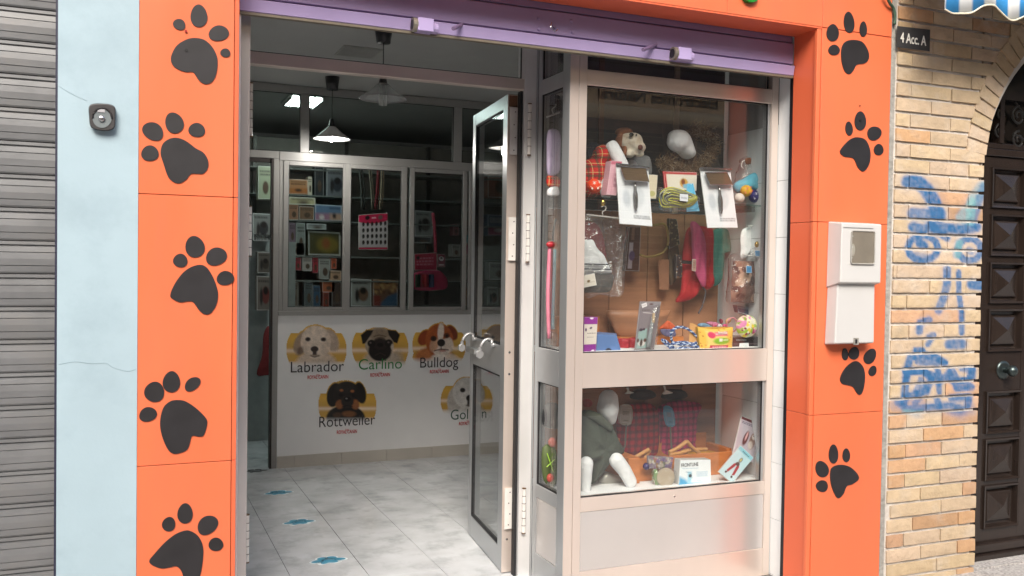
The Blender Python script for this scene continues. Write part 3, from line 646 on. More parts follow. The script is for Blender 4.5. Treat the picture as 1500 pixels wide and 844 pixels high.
# ---- gas meter box
gb = thing('meter_box', 'white plastic gas meter box on the right orange pillar', 'meter box', (2.945, G, 1.105))
def frus(x0, x1, z0, z1, yf, yb, inset=.004):
    return MB().hull([Vector(p) for p in ((x0+inset, yf, z1-inset), (x1-inset, yf, z1-inset), (x1-inset, yf, z0+inset), (x0+inset, yf, z0+inset))], [Vector(p) for p in ((x0, yb, z1), (x1, yb, z1), (x1, yb, z0), (x0, yb, z0))])
MB().hull([Vector((x, 3.100, z)) for x, z in ((2.838, 1.375), (3.046, 1.375), (3.049, 1.112), (2.829, 1.112))], [Vector((x, G, z)) for x, z in ((2.832, 1.375), (3.052, 1.375), (3.055, 1.104), (2.823, 1.104))]).build('lower_cover', 'white_plastic', gb, bevel=.006, seg=3)
uc = MB().hull([Vector((x, 3.077, z)) for x, z in ((2.832, 1.632), (3.054, 1.632), (3.056, 1.376), (2.830, 1.376))], [Vector((x, G, z)) for x, z in ((2.830, 1.640), (3.062, 1.640), (3.062, 1.352), (2.826, 1.352))]).build('upper_cover', 'white_plastic', gb, bevel=.005, seg=3)
a, b = at(1247, 338, 3.075), at(1280, 387, 3.075)
MB().box(at(1243, 0, 3.076).x, at(1287, 0, 3.076).x, 3.0745, 3.078, at(1265, 334, 3.076).z-.0012, at(1265, 334, 3.076).z+.0012).build('lid_line', 'grey_plastic', gb)
def rrect(x0, x1, z0, z1, r, n=4):
    o = []
    for cx, cz, a0 in ((x1-r, z1-r, 0), (x0+r, z1-r, 90), (x0+r, z0+r, 180), (x1-r, z0+r, 270)):
        for i in range(n+1): t = math.radians(a0+90*i/n); o.append((cx+r*math.cos(t), cz+r*math.sin(t)))
    return o
wr = rrect(a.x, b.x, b.z, a.z, .010)
MB().hull([Vector((x, 3.0735, z)) for x, z in wr], [Vector((x, 3.079, z)) for x, z in wr]).build('window_recess', cm('#8f8478', .35), gb)
MB().tube([Vector((x, 3.072, z)) for x, z in wr], .0028, 6, closed=True).build('window_frame', cm('#9c9a94', .3), gb)
wi = rrect(a.x+.004, b.x-.004, b.z+.004, a.z-.004, .008)
MB().hull([Vector((x, 3.0705, z)) for x, z in wi], [Vector((x, 3.0722, z)) for x, z in wi]).build('window_pane', 'window_glass', gb)
MB().pillow([Vector((a.x+.010+.012*math.cos(t/16*6.283), 3.0728, (a.z+b.z)/2-.012+.028*math.sin(t/16*6.283))) for t in range(16)], .001).build('meter_dial', cm('#aaa49a', .4), gb)
for x, y in ((1249.5, 346), (1249, 362), (1248, 378), (1282, 362)): MB().ell(at(x, y, 3.0715), (.0022, .0015, .0022), nu=8, nv=6).build('clip', 'white_plastic', gb)
p = at(1253.5, 501, 3.0985); MB().box(p.x-.012, p.x+.012, 3.093, 3.101, p.z-.012, p.z+.018).build('latch', cm('#8f8d86', .4), gb)
MB().box(p.x-.008, p.x+.002, 3.0915, 3.094, p.z-.006, p.z+.012).build('latch_hole', 'black_plastic', gb)

# ---- arched double door, dark panelled wood
DY = 3.30
dd = thing('wooden_door', 'dark brown panelled double door with square raised panels under the brick arch', 'door', (4.6, DY, 0))
MB().box(3.748, 3.925, DY, DY+.06, .06, 2.005).build('stile', 'dark_door', dd, bevel=.002)
MB().box(3.755, 5.45, DY+.03, DY+.06, .0, 2.0).build('back_board', 'dark_door', dd)
PX0, PW, PP = 3.985, .226, .340
zs = []
for y0, y1 in ((250, 302), (318, 372), (388, 441), (456, 511), (575, 630), (644, 698), (711, 767)):
    zs.append((at(1475, y1, DY).z, at(1475, y0, DY).z))
cols_ = [PX0+i*.335 for i in range(4)]
# rails and stiles as separate boards
prev = 2.005
MB().box(3.926, 5.45, DY-.002, DY+.05, .075, zs[-1][0]-.012).build('rail', 'dark_door', dd, bevel=.002)
for (z0, z1) in zs:
    MB().box(3.926, 5.45, DY-.001, DY+.05, z1+.010, prev).build('rail', 'dark_door', dd, bevel=.0015); prev = z0-.010
for c in [3.926]+cols_:
    x1 = PX0-.010 if c == 3.926 else c+.335-.010; x0 = 3.926 if c == 3.926 else c+PW+.010
    MB().box(x0, x1, DY-.0025, DY+.05, .08, 2.004).build('stile', 'dark_door', dd)
for cx in cols_:
    for z0, z1 in zs:
        x0, x1 = cx, cx+PW; P0 = MB()
        o4 = [(x0-.012, z1+.012), (x1+.012, z1+.012), (x1+.012, z0-.012), (x0-.012, z0-.012)]
        def rg(k, y): 
            mx, mz = (x0+x1)/2, (z0+z1)/2; return [Vector((mx+(x-mx)*k, y, mz+(z-mz)*k)) for x, z in o4]
        rings = [rg(1, DY+.001), rg(.985, DY-.014), rg(.90, DY-.012), rg(.84, DY+.016), rg(.72, DY+.018), rg(.66, DY+.004), rg(.60, DY+.003)]
        vs = [v for r in rings for v in r]+[Vector(((x0+x1)/2, DY-.022, (z0+z1)/2))]; fs = []
        for i in range(len(rings)-1): fs += [(i*4+j, i*4+(j+1) % 4, i*4+4+(j+1) % 4, i*4+4+j) for j in range(4)]
        L_ = (len(rings)-1)*4; fs += [(L_+j, L_+(j+1) % 4, L_+4) for j in range(4)]
        P0.add(vs, fs).build('panel', 'dark_door', dd)
p = at(1469, 542, DY)
kn = MB().lathe(p+Vector((0, -.004, 0)), [(0, -.006), (.034, -.006), (.047, -.002), (.047, .004)], 28, 'y').build('knob_plate', 'bronze', dd, smooth=True)
MB().lathe(p+Vector((.003, -.01, 0)), [(0, -.066), (.016, -.063), (.028, -.048), (.028, -.034), (.016, -.022), (.014, .004)], 28, 'y').build('knob', 'bronze', dd, smooth=True)
MB().box(3.775, 5.45, DY-.05, DY+.05, 0, .03).build('kick_rail', 'dark_door', dd, bevel=.004)
MB().box(3.775, 5.45, DY-.028, DY+.05, .031, .078).build('kick_rail', 'dark_door', dd, bevel=.006)
MB().box(3.755, 5.46, DY-.014, DY+.07, 2.008, 2.045).build('transom', 'dark_door', dd, bevel=.004)
MB().box(3.765, 5.46, DY-.004, DY+.07, 2.046, 2.075).build('transom', 'dark_door', dd, bevel=.004)
fg = thing('fanlight', 'arched fanlight with a dark frame and scrolled ironwork above the wooden door', 'window', (4.6, DY, 2.07))
arc = [Vector((ACX-(AR+.02)*math.cos(t/30*math.pi), DY+.02, ACZ+.06+(AR+.02)*math.sin(t/30*math.pi))) for t in range(31)]
MB().tube([p for p in arc if p.z > 2.0], .028, 8).build('frame', 'dark_door', fg)
p = at(1483, 145, DY); MB().box(4.02, 4.05, DY-.01, DY+.04, 2.076, 2.66).build('bar', 'dark_door', fg)
zt = at(1485, 142, DY).z; MB().box(3.89, 5.3, DY-.008, DY+.04, zt-.02, zt+.02).build('bar', 'dark_door', fg)
MB().box(4.6, 4.63, DY-.01, DY+.04, 2.076, 2.68).build('bar', 'dark_door', fg); 
def scroll(cx, cy, r, a0, turns, m='iron', flip=1):
    pts = []
    for i in range(24):
        t = i/23; a = a0+flip*turns*2*math.pi*t; rr = r*(1-.75*t); pts.append(Vector((cx+rr*math.cos(a), DY+.0, cy+rr*math.sin(a))))
    MB().tube(pts, .006, 6).build('scroll', m, fg, smooth=True)
for (x, y), r in (((1465, 193), .040), ((1467, 168), .030), ((1492, 170), .05), ((1492, 205), .045)): q = at(x, y, DY); scroll(q.x, q.z, r, 1.5, 1.4)
MB().tube([at(1487, 150, DY), at(1500, 168, DY), at(1512, 182, DY)], .007, 6).build('scroll', 'iron', fg)
MB().tube([at(1484, 196, DY), at(1500, 205, DY), at(1518, 208, DY)], .007, 6).build('scroll', 'iron', fg)
mb = MB(); a_ = [Vector((p.x, DY+.045, p.z)) for p in arc if p.z > 2.05]; mb.hull(a_, [p+Vector((0, .006, 0)) for p in a_]).build('pane', cm('#15130f', .15), fg)
struct('door_hall_wall', MB().box(3.2, 6.2, 3.40, 3.5, -.01, 2.97), 'dark_wood')
st_ = struct('door_step', MB().box(3.744, 5.46, 3.17, 3.42, -.01, .004), 'granite')

# ================================================================ ALUMINIUM SHOPFRONT
FY = 3.465; FB = 3.515
sf = thing('shopfront', 'silver aluminium shopfront frame with the display window bay on the right', 'shopfront', (1.77, FY, 0))
def bar(n, x0, x1, y0, y1, z0, z1, m='aluminium', root=None, bev=.0012): return MB().box(x0, x1, y0, y1, z0, z1).build(n, m, root or sf, bevel=bev, seg=1)
bar('post', 1.722, 1.763, FY, FB, 0, 2.62); bar('post', 1.7645, 1.801, FY-.001, FB, 0, 2.62)
MB().box(1.7195, 1.7215, FY+.0005, FB, 0, 2.6).build('side_shade_strip', 'aluminium_dark', sf)  # thin dark strip standing in for the dim reflection on the post's side
bar('post', 2.762, 2.7975, FY, FB, 0, 2.62)
bar('rail', 1.8015, 2.7615, FY+.001, FB, 2.193, 2.258); bar('rail', 1.8015, 2.7615, FY+.001, FB, .912, 1.061)
bar('rail', 1.8015, 2.7615, FY+.001, FB, .384, .443); bar('rail', 1.8015, 2.7615, FY+.001, FB, .0, .128); bar('rail', 1.8015, 2.7615, FY+.001, FB, 2.42, 2.6)
bar('kick_panel', 1.8015, 2.7615, FY+.0045, FB-.01, .1285, .3835, 'aluminium_panel')
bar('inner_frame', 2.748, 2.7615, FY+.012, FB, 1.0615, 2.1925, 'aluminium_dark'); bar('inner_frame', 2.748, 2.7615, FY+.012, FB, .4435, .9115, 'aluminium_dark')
for z0, z1 in ((1.0615, 2.1925), (.4435, .9115), (2.2585, 2.4195)):
    g = MB().box(1.806, 2.757, FY+.022, FY+.028, z0+.002, z1-.002).build('window_pane', 'window_glass', sf)
    for a, b, c, d in ((1.8015, 2.748, z0, z0+.004), (1.8015, 2.748, z1-.004, z1), (1.8015, 1.8045, z0+.004, z1-.004), (2.7445, 2.7475, z0+.004, z1-.004)): MB().box(a, b, FY+.012, FY+.02, c, d).build('gasket', 'rubber', sf)
p = at(988, 727, FY); MB().lathe((p.x, FY-.0005, p.z), [(0, -.003), (.004, -.002), (.004, .003)], 10, 'y').build('screw', 'steel', sf)
# side screen of the bay, running back to the door
SX = 1.735
def sbar(n, y0, y1, z0, z1, m='aluminium_dark', x0=SX, x1=SX+.04): return bar(n, x0, x1, y0, y1, z0, z1, m)  # darker aluminium puts the dim reflection of these side faces into the colour
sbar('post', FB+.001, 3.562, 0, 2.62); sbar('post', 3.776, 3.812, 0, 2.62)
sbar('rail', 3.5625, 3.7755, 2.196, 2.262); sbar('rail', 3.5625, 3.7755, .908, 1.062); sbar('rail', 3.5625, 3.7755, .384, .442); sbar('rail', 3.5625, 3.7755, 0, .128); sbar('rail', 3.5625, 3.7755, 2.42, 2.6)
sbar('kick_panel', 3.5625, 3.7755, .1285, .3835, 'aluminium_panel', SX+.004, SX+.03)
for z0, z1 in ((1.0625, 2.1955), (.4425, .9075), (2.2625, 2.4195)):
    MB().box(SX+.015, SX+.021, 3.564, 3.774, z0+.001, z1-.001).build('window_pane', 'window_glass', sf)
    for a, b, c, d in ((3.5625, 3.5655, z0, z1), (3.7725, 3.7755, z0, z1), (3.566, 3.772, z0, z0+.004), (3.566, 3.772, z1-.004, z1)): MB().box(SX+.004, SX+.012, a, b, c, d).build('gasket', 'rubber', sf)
# door frame in the recessed plane
DP = 3.83
mat('aluminium_cool', (.74, .74, .735), .32, .4, var=.05)
bar('post', 1.674, 1.733, DP, DP+.05, 0, 2.62, 'aluminium_cool'); MB().box(1.6625, 1.6735, DP+.018, DP+.05, 0, 2.219).build('gap_shade', 'rubber', sf); bar('post', .4205, .457, DP, DP+.05, 0, 2.62, 'aluminium_cool')  # black strip beside the jamb stands in for the shaded hinge gap
bar('rail', .4575, 1.6735, DP+.001, DP+.05, 2.222, 2.272, 'aluminium'); bar('rail', .4575, 1.6735, DP+.001, DP+.05, 2.50, 2.6); bar('stile', 1.6620, 1.6735, DP+.001, DP+.05, 2.2725, 2.4995, 'aluminium_cool')
MB().box(.4585, 1.6605, DP+.02, DP+.026, 2.273, 2.499).build('window_pane', 'door_glass', sf)
for a, b, c, d in ((.4577, .4607, 2.2725, 2.4995), (1.658, 1.6612, 2.2725, 2.4995), (.461, 1.658, 2.2725, 2.276)): MB().box(a, b, DP+.008, DP+.016, c, d).build('gasket', 'rubber', sf)
MB().box(1.7335, 1.7345, DP-.015, DP+.05, 0, 2.6).build('joint_cover', 'aluminium_dark', sf)
# reveal on the left of the recess (hidden side) and its infill
bar('side_lining', .3795, .420, 3.40, 3.88, 0, 2.62, 'aluminium_panel')
bar('soffit_panel', .42, 2.80, 3.40, 3.465, 2.61, 2.64, 'aluminium_panel')

# ---- door leaves, opened inwards
def hinge(parent, x, y, z0, z1, plate=None, side=1):
    h = MB()
    n = 6; hh = (z1-z0)/n
    hg = MB().tube([(x, y, z0+.001), (x, y, z1-.001)], .0085, 12).build('hinge', 'hinge_steel', parent, smooth=False)
    for i in range(1, n): MB().tube([(x, y, z0+i*hh-.0012), (x, y, z0+i*hh+.0012)], .0090, 12).build('knuckle_joint', cm('#2c2015', .6), hg)
    for zz in (z0-.004, z1): MB().tube([(x, y, zz), (x, y, zz+.004)], .0095, 12).build('hinge_cap', cm('#6b4f33', .5, .5), hg)
    if plate:
        MB().box(plate[0], plate[1], y-.001, y+.0015, z0, z1).build('hinge_plate', 'hinge_steel', hg)
        for i in range(4):
            MB().lathe(((plate[0]+plate[1])/2+(.004 if i % 2 else -.002), y-.0012, z0+.02+i*(z1-z0-.04)/3), [(0, -.0012), (.003, -.001), (.003, .001)], 8, 'y').build('screw', cm('#5a5048', .4, .6), hg)
    return hg
def leaf(name, label, hx, hy, ang, side, handles=True):
    """side=+1: leaf body extends from the hinge in direction given by ang (degrees from +Y towards +X)"""
    t = thing(name, label, 'door', (hx, hy, 0)); L_ = .652; th = .048
    a = math.radians(ang); u = Vector((math.sin(a), math.cos(a), 0)); nrm = Vector((-u.y, u.x, 0))*side     # nrm points to the visible face (towards the opening)
    def bx(n, s0, s1, z0, z1, m='aluminium_dark', d0=-th/2, d1=th/2, bev=.0015):
        pts = [Vector((hx, hy, 0))+u*s+nrm*d for s in (s0, s1) for d in (d0, d1)]
        A = [pts[0], pts[1], pts[3], pts[2]]
        return MB().hull([p+Vector((0, 0, z1)) for p in A], [p+Vector((0, 0, z0)) for p in A]).build(n, m, t, bevel=bev, seg=1)
    zb, ztop = .012, 2.213
    bx('stile', 0, .075, zb, ztop); bx('stile', L_-.055, L_, zb, ztop)
    bx('rail', .0755, L_-.0555, ztop-.058, ztop, d0=-th/2+.001, d1=th/2-.001); bx('rail', .0755, L_-.0555, .915, 1.055, d0=-th/2+.001, d1=th/2-.001); bx('rail', .0755, L_-.0555, zb, .118, d0=-th/2+.001, d1=th/2-.001)
    for z0, z1 in ((.119, .914), (1.056, ztop-.059)):
        bx('window_pane', .078, L_-.058, z0+.002, z1-.002, 'door_glass', .012, .017, 0)
        for s0, s1, c, d in ((.0757, .081, z0, z1), (L_-.061, L_-.0557, z0, z1), (.0815, L_-.0615, z0, z0+.009), (.0815, L_-.0615, z1-.007, z1)): bx('gasket', s0, s1, c+.0003, d-.0003, 'rubber', .004, .0215, 0)
    return t, u, nrm, bx
HX, HY = 1.648, 3.902
t, u, nrm, bx = leaf('door_leaf', 'right glass door leaf swung inwards, aluminium frame with two lever handles', HX, HY, 6.5, 1)
def loc(s, d, z): return Vector((HX, HY, 0))+u*s+nrm*d+Vector((0, 0, z))
# steel edge strip and hinges facing the street
MB().box(HX-.026, HX+.024, HY-.004, HY-.0002, .012, 2.21).build('edge_plate', 'aluminium', t)
for z0, z1 in ((1.935, 2.150), (1.452, 1.650), (.215, .405)):
    hinge(t, HX+.030, HY-.016, z0, z1, (HX-.020, HX+.024)); 
for z, n in ((1.03, 0), (.93, 0), (.165, 0)):
    MB().lathe((HX-.002, HY-.005, z), [(0, -.0015), (.0055, -.001), (.0055, .001)], 12, 'y').build('screw', 'steel', t)
MB().box(HX-.022, HX+.018, HY-.010, HY-.0045, 2.155, 2.205).build('closer_bracket', cm('#7a5a45', .4, .4), t)
# handles: lock plate at the free edge, two curved levers
def lever(s, z):
    l = MB().tube([loc(s, .022, z-.012), loc(s, .040, z-.012)], .010, 10).build('lever', cm('#a9aaab', .3, .5), t, smooth=True)
    MB().tube([loc(s, .040, z-.022), loc(s, .040, z+.014)], .007, 10).build('lever_neck', cm('#a9aaab', .3, .5), l, smooth=True)
    pts = curve([loc(s, .040, z+.012), loc(s, .058, z+.016), loc(s, .078, z+.006), loc(s, .094, z-.018), loc(s, .100, z-.048)], 5)
    MB().tube(pts, [.0065+.003*(i/len(pts)) for i in range(len(pts))], 10).build('grip', cm('#a9aaab', .3, .5), l, smooth=True)
    c = pts[-1]+Vector((0, 0, -.008))
    ring = [(math.cos(k*math.pi/3+.5), math.sin(k*math.pi/3+.5)) for k in range(6)]
    MB().hull([c+Vector((.020*a, -.010, .022*b)) for a, b in ring], [c+Vector((.020*a, .008, .022*b)) for a, b in ring]).build('grip_end', cm('#a9aaab', .3, .5), l, bevel=.002)
lever(.165, 1.062); lever(.53, 1.062)
bx('lock_case', .48, .66, .975, 1.0, 'aluminium_dark', .0245, .045)
for z0, z1 in ((1.935, 2.150), (1.452, 1.650), (.215, .405)):        # second column of knuckles on the jamb
    hinge(sf, 1.696, DP-.010, z0-.004, z1+.008)
t2, u2, n2, bx2 = leaf('door_leaf', 'left glass door leaf folded back inside behind the orange pillar', .452, 3.905, -3.0, -1)
for z0, z1 in ((1.93, 2.14), (1.452, 1.648), (.215, .405)): hinge(t2, .474, DP-.012, z0, z1, (.452, .468))
MB().box(.459, .466, DP-.001, DP+.02, 2.145, 2.205).build('top_bracket', cm('#6b4f33', .4, .4), t2)
# ================================================================ INSIDE: PARTITION WITH SLIDING WINDOWS
PY_ = 6.48
struct('partition_wall', MB().box(.998, 3.6, PY_, PY_+.10, .0, 1.064), 'inner_wall')
sk = thing('skirting', 'beige tiled skirting along the foot of the white partition wall', 'skirting', (1.8, PY_, 0))
xs = [.999]+[at(x, 690, PY_-.012).x for x in (431, 500, 566)]
while xs[-1] < 3.4: xs.append(xs[-1]+.345)
for a, b in zip(xs[:-1], xs[1:]): MB().box(a+.001, b-.001, PY_-.010, PY_-.0005, .001, .088).build('tile', 'skirting', sk, bevel=.001, seg=1)
pf = thing('window_partition', 'white aluminium partition of sliding windows above the half wall in the shop', 'window partition', (1.8, PY_, 1.065))
def pb(n, x0, x1, z0, z1, y0=PY_-.006, y1=PY_+.05, m='white_lacquer'): return MB().box(x0, x1, y0, y1, z0, z1).build(n, m, pf, bevel=.002, seg=1)
pb('sill', .998, 3.6, 1.065, 1.096, PY_-.02)
pb('mullion', .962, .998, .0, 2.144); pb('rail', .60, .9985, 2.145, 2.195); pb('rail', .999, 3.6, 2.135, 2.195, PY_-.010); pb('rail', .60, 3.6, 2.602, 2.655, PY_-.008)
pb('mullion', 1.140, 1.199, 2.196, 2.601); pb('mullion', 2.265, 2.328, 2.196, 2.601)
pb('sash', .999, 1.034, 1.097, 2.134, PY_-.004)
for n, (a, b, y) in enumerate(((1.062, 1.44, -.012), (1.494, 1.864, -.020), (1.965, 2.339, -.012), (2.43, 2.80, -.020), (2.86, 3.2, -.012))):
    fr_ = MB()
    y0, y1 = PY_+y, PY_+y+.03; w_ = .048 if n in (1, 3) else .04
    s0, s1 = a-w_+.005, b+w_
    pb('sash', s0, a, 1.0975, 2.134, y0, y1); pb('sash', b, s1-.006, 1.0975, 2.134, y0, y1); pb('sash', a+.0005, b-.0005, 1.0978, 1.122, y0+.001, y1); pb('sash', a+.0005, b-.0005, 2.105, 2.1335, y0+.001, y1)
    MB().box(a+.001, b-.001, y0+.012, y0+.016, 1.1225, 2.1045).build('window_pane', 'inner_glass', pf)
    for q in ((a, a+.004, 1.1225, 2.1045), (b-.004, b, 1.1225, 2.1045), (a+.0045, b-.0045, 1.1225, 1.1265), (a+.0045, b-.0045, 2.1005, 2.1045)): MB().box(q[0], q[1], y0+.004, y0+.010, q[2], q[3]).build('gasket', 'rubber', pf)
for a, b in ((.62, 1.1395), (1.1995, 2.2645), (2.3285, 3.5)):
    MB().box(a+.001, b-.001, PY_+.012, PY_+.016, 2.197, 2.600).build('window_pane', 'inner_glass', pf)
    for q in ((a+.001, a+.005, 2.197, 2.6), (b-.005, b-.001, 2.197, 2.6), (a+.006, b-.006, 2.197, 2.201), (a+.006, b-.006, 2.596, 2.6)): MB().box(q[0], q[1], PY_+.0, PY_+.008, q[2], q[3]).build('gasket', 'rubber', pf)
jm = thing('door_frame', 'white and dark frame of the narrow doorway beside the partition', 'door frame', (.95, PY_, 0))
MB().box(.948, .9615, PY_-.004, PY_+.06, 0, 2.144).build('jamb', cm('#2a2422', .5), jm)
MB().box(.60, .948, PY_+.01, PY_+.05, 2.118, 2.1445).build('head', cm('#2a2422', .5), jm)
struct('partition_return', MB().box(.367, .62, PY_, PY_+.10, 0, 2.655), 'inner_wall')

# ---- wall stickers of puppies
Z5 = crop(340, 440, 3.2455)
def gold(c, x0, y0, x1, y1):
    n = 8
    for i in range(n):
        pass
    t = np.clip((c.Y-y0)/(y1-y0), 0, 1); k = ((c.X > x0-9) & (c.X < x1+9)).astype(float)
    g = np.stack([.62+.22*np.exp(-((t-.58)/.07)**2)+.12*np.exp(-((t-.15)/.2)**2), .36+.32*np.exp(-((t-.58)/.07)**2)+.08*np.exp(-((t-.15)/.2)**2), .07+.45*np.exp(-((t-.58)/.07)**2)], -1)
    fade = np.clip((y1+14-c.Y)/26, 0, 1)[..., None]
    c.c = c.c*(1-fade)+g*fade
    return c
WALLC = (.84, .84, .84)
def dogposter(label, cx, cy, r, ytop, ybot, draw, name, nx, ny, nsize, ncol, logo, headfn, width):
    """cx, cy, r in crop coordinates of the photo"""
    x0, x1, y0, y1 = cx-r-6, cx+r+6, headfn-8, ybot+18
    c = Cv(x0, y0, x1, y1, 100, WALLC)
    gold(c, x0, ytop, x1, ybot)
    circ = np.hypot(c.X-cx, (c.Y-cy)) < r
    keep = circ & (c.Y > ytop) & (c.Y < ybot+16)
    c0 = c.c.copy(); d = Cv(x0, y0, x1, y1, 100, (0, 0, 0)); 
    before = c.c.copy(); draw(c); chg = (np.abs(c.c-before).sum(-1) > .01)[..., None]; gr_ = 1+.30*(rng.random(c.X.shape)-.5)[..., None]+.22*np.array([[mnoise.noise(Vector((x*.05, y*.05, cx))) for x, y in zip(a_, b_)] for a_, b_ in zip(c.X, c.Y)])[..., None]; c.c = np.where(chg, c.c*gr_, c.c); keep |= (np.abs(c.c-before).sum(-1) > .02) & (c.Y < ybot+16)
    fd = np.clip((c.Y-(ybot-12))/26, 0, 1)[..., None]; c.c = c.c*(1-fd)+np.array(WALLC)*fd
    t = thing('dog_sticker', label, 'wall sticker', tuple(at(*Z5(cx, ybot), PY_)), 'puppy wall stickers')
    Yp = PY_-.0015
    c.sheet(lambda u, v, x, y: at(*Z5(x, y), Yp), keep).build('picture', 'print', t)
    p = at(*Z5(nx, ny), Yp-.001); 
    text(name, p, nsize, ncol, t, 'name_lettering', off=-.0004, width=width)
    lx, ly = logo; p = at(*Z5(lx, ly), Yp-.001)
    text('ROYAL CANIN', p, .036, 'red_ink', t, 'brand_lettering', off=.0004, width=.145)
    q = at(*Z5(lx, ly-16), Yp-.001)
    mb = MB()
    for k in range(5):
        x = q.x+(k-2)*.0055; mb.tube([(q.x+(k-2)*.003, q.y, q.z-.003), (x, q.y, q.z+.007)], .0008, 4)
    for k in range(5): mb.ell((q.x+(k-2)*.0055, q.y, q.z+.008), (.0014, .0008, .0014), nu=6, nv=4)
    mb.box(q.x-.011, q.x+.011, q.y-.0005, q.y+.0005, q.z-.007, q.z-.005); mb.build('crown_emblem', 'red_ink', t)
    return t
def lab(c):
    cr_, sh_, ear = '#d3c0ae', '#b39c88', '#9b8573'
    c.ell(400, 300, 95, 60, '#cdb9a6', soft=14); c.ell(330, 205, 34, 58, ear, 22, 8); c.ell(472, 190, 32, 56, '#b7a291', -22, 8); c.ell(398, 200, 72, 78, cr_, 0, 5); c.ell(398, 165, 58, 42, '#ddcdbd', 0, 14)
    c.ell(396, 235, 40, 42, '#dccbba', 0, 12); c.ell(360, 185, 13, 10, '#3a2c24', 0, 4); c.ell(434, 186, 13, 10, '#3a2c24', 0, 4); c.ell(360, 184, 6, 6, '#120c0a'); c.ell(434, 185, 6, 6, '#120c0a')
    c.ell(392, 232, 19, 14, '#2d201e', 0, 3); c.rect(383, 240, 402, 262, '#3b2b29', 5); c.line([(374, 264), (392, 270), (412, 264)], 5, '#4e3a33', 3); c.ell(392, 262, 26, 6, '#806858', 0, 5, .6); c.ell(325, 240, 14, 20, '#4d3a30', 20, 8, .7)
def pug(c):
    c.ell(715, 285, 88, 50, '#c3b3a2', soft=14); c.ell(790, 285, 28, 45, '#a79684', 0, 12, .6); c.ell(700, 205, 68, 78, '#a99985', 0, 5); c.ell(700, 160, 52, 26, '#8d7c69', 0, 12)
    c.poly([(612, 165), (640, 142), (672, 142), (660, 165), (632, 205), (620, 208)], '#171313', 4); c.poly([(738, 140), (780, 145), (798, 165), (785, 205), (770, 200), (745, 165)], '#171313', 4)
    c.ell(703, 240, 55, 50, '#1b1616', 0, 8); c.ell(704, 205, 34, 30, '#2a2221', 0, 8); c.ell(662, 205, 19, 18, '#14100f', 0, 5); c.ell(745, 203, 19, 18, '#14100f', 0, 5); c.line([(675, 172), (700, 165), (730, 172)], 5, '#5a4a3e', 3); c.line([(680, 186), (702, 178), (725, 186)], 4, '#5a4a3e', 3)
    c.ell(704, 212, 15, 10, '#060505', 0, 3); c.ell(658, 202, 5, 4, '#6a5f5c'); c.ell(743, 200, 5, 4, '#6a5f5c'); c.line([(680, 262), (704, 250), (728, 262)], 4, '#3a302d', 3); c.ell(762, 222, 7, 14, '#d8ccbb', 0, 4, .8)
def bull(c):
    c.ell(960, 270, 90, 50, '#b86f3f', soft=12); c.ell(1010, 290, 70, 40, '#d9c7b7', soft=12); c.ell(915, 178, 28, 40, '#8f3e1d', 35, 5); c.ell(1045, 155, 24, 38, '#7b3418', -28, 5); c.ell(985, 190, 66, 78, '#a85427', 0, 5)
    c.ell(992, 150, 15, 44, '#e0d3c7', 4, 5); c.ell(995, 225, 46, 42, '#dccdc0', 0, 6); c.ell(960, 212, 20, 34, '#c79b7c', 15, 8); c.ell(1030, 210, 22, 36, '#d9c8ba', -10, 7)
    c.ell(958, 182, 15, 13, '#3a1c10', 0, 4); c.ell(1020, 168, 15, 13, '#5c2c17', 0, 4); c.ell(958, 182, 6, 6, '#0c0605'); c.ell(1021, 169, 6, 6, '#0c0605'); c.ell(994, 202, 19, 18, '#1c1312', 0, 3); c.line([(994, 215), (994, 235)], 4, '#2a1c1a', 2)
    c.line([(962, 240), (992, 232), (1028, 236)], 5, '#4a3029', 3); c.ell(1000, 240, 18, 5, '#a8564a', 0, 3, .7); c.ell(985, 268, 30, 12, '#efe6de', 0, 8)
def rott(c):
    c.ell(540, 560, 92, 62, '#15100f', soft=6); c.ell(485, 450, 34, 58, '#16110f', 12, 4); c.ell(610, 440, 26, 52, '#16110f', -12, 4); c.ell(545, 450, 66, 64, '#1d1715', 0, 4); c.ell(540, 415, 50, 28, '#2a2523', 0, 12)
    c.ell(520, 428, 9, 6, '#9a5a30', 0, 3); c.ell(572, 432, 9, 6, '#9a5a30', 0, 3); c.ell(516, 450, 9, 8, '#060404', 0, 3); c.ell(577, 452, 9, 8, '#060404', 0, 3); c.ell(512, 495, 20, 22, '#8a5530', 20, 7); c.ell(585, 495, 20, 24, '#935a33', -15, 7)
    c.ell(548, 480, 30, 30, '#28201e', 0, 7); c.ell(548, 470, 17, 12, '#040303', 0, 3); c.ell(544, 467, 5, 3, '#8a8484'); c.line([(525, 506), (548, 500), (572, 506)], 4, '#050404', 2); c.ell(555, 540, 32, 14, '#7b4d2c', 0, 8); c.ell(500, 545, 20, 12, '#4d3425', 0, 8)
def gold_(c):
    w_ = '#c9c5bf'
    c.ell(1110, 530, 84, 50, w_, soft=12); c.ell(1062, 470, 38, 66, '#bdb7b0', 12, 6); c.ell(1168, 440, 32, 52, '#c2bdb6', -12, 6); c.ell(1115, 440, 66, 74, '#d3d0cb', 0, 5); c.ell(1125, 470, 36, 38, '#dddad5', 0, 10)
    c.ell(1096, 427, 13, 11, '#2a2422', 0, 4); c.ell(1152, 421, 11, 10, '#2a2422', 0, 4); c.ell(1131, 465, 19, 16, '#1b1818', 0, 3); c.rect(1118, 476, 1142, 500, '#3a3534', 5); c.ell(1130, 500, 18, 6, '#5b504d', 0, 4)
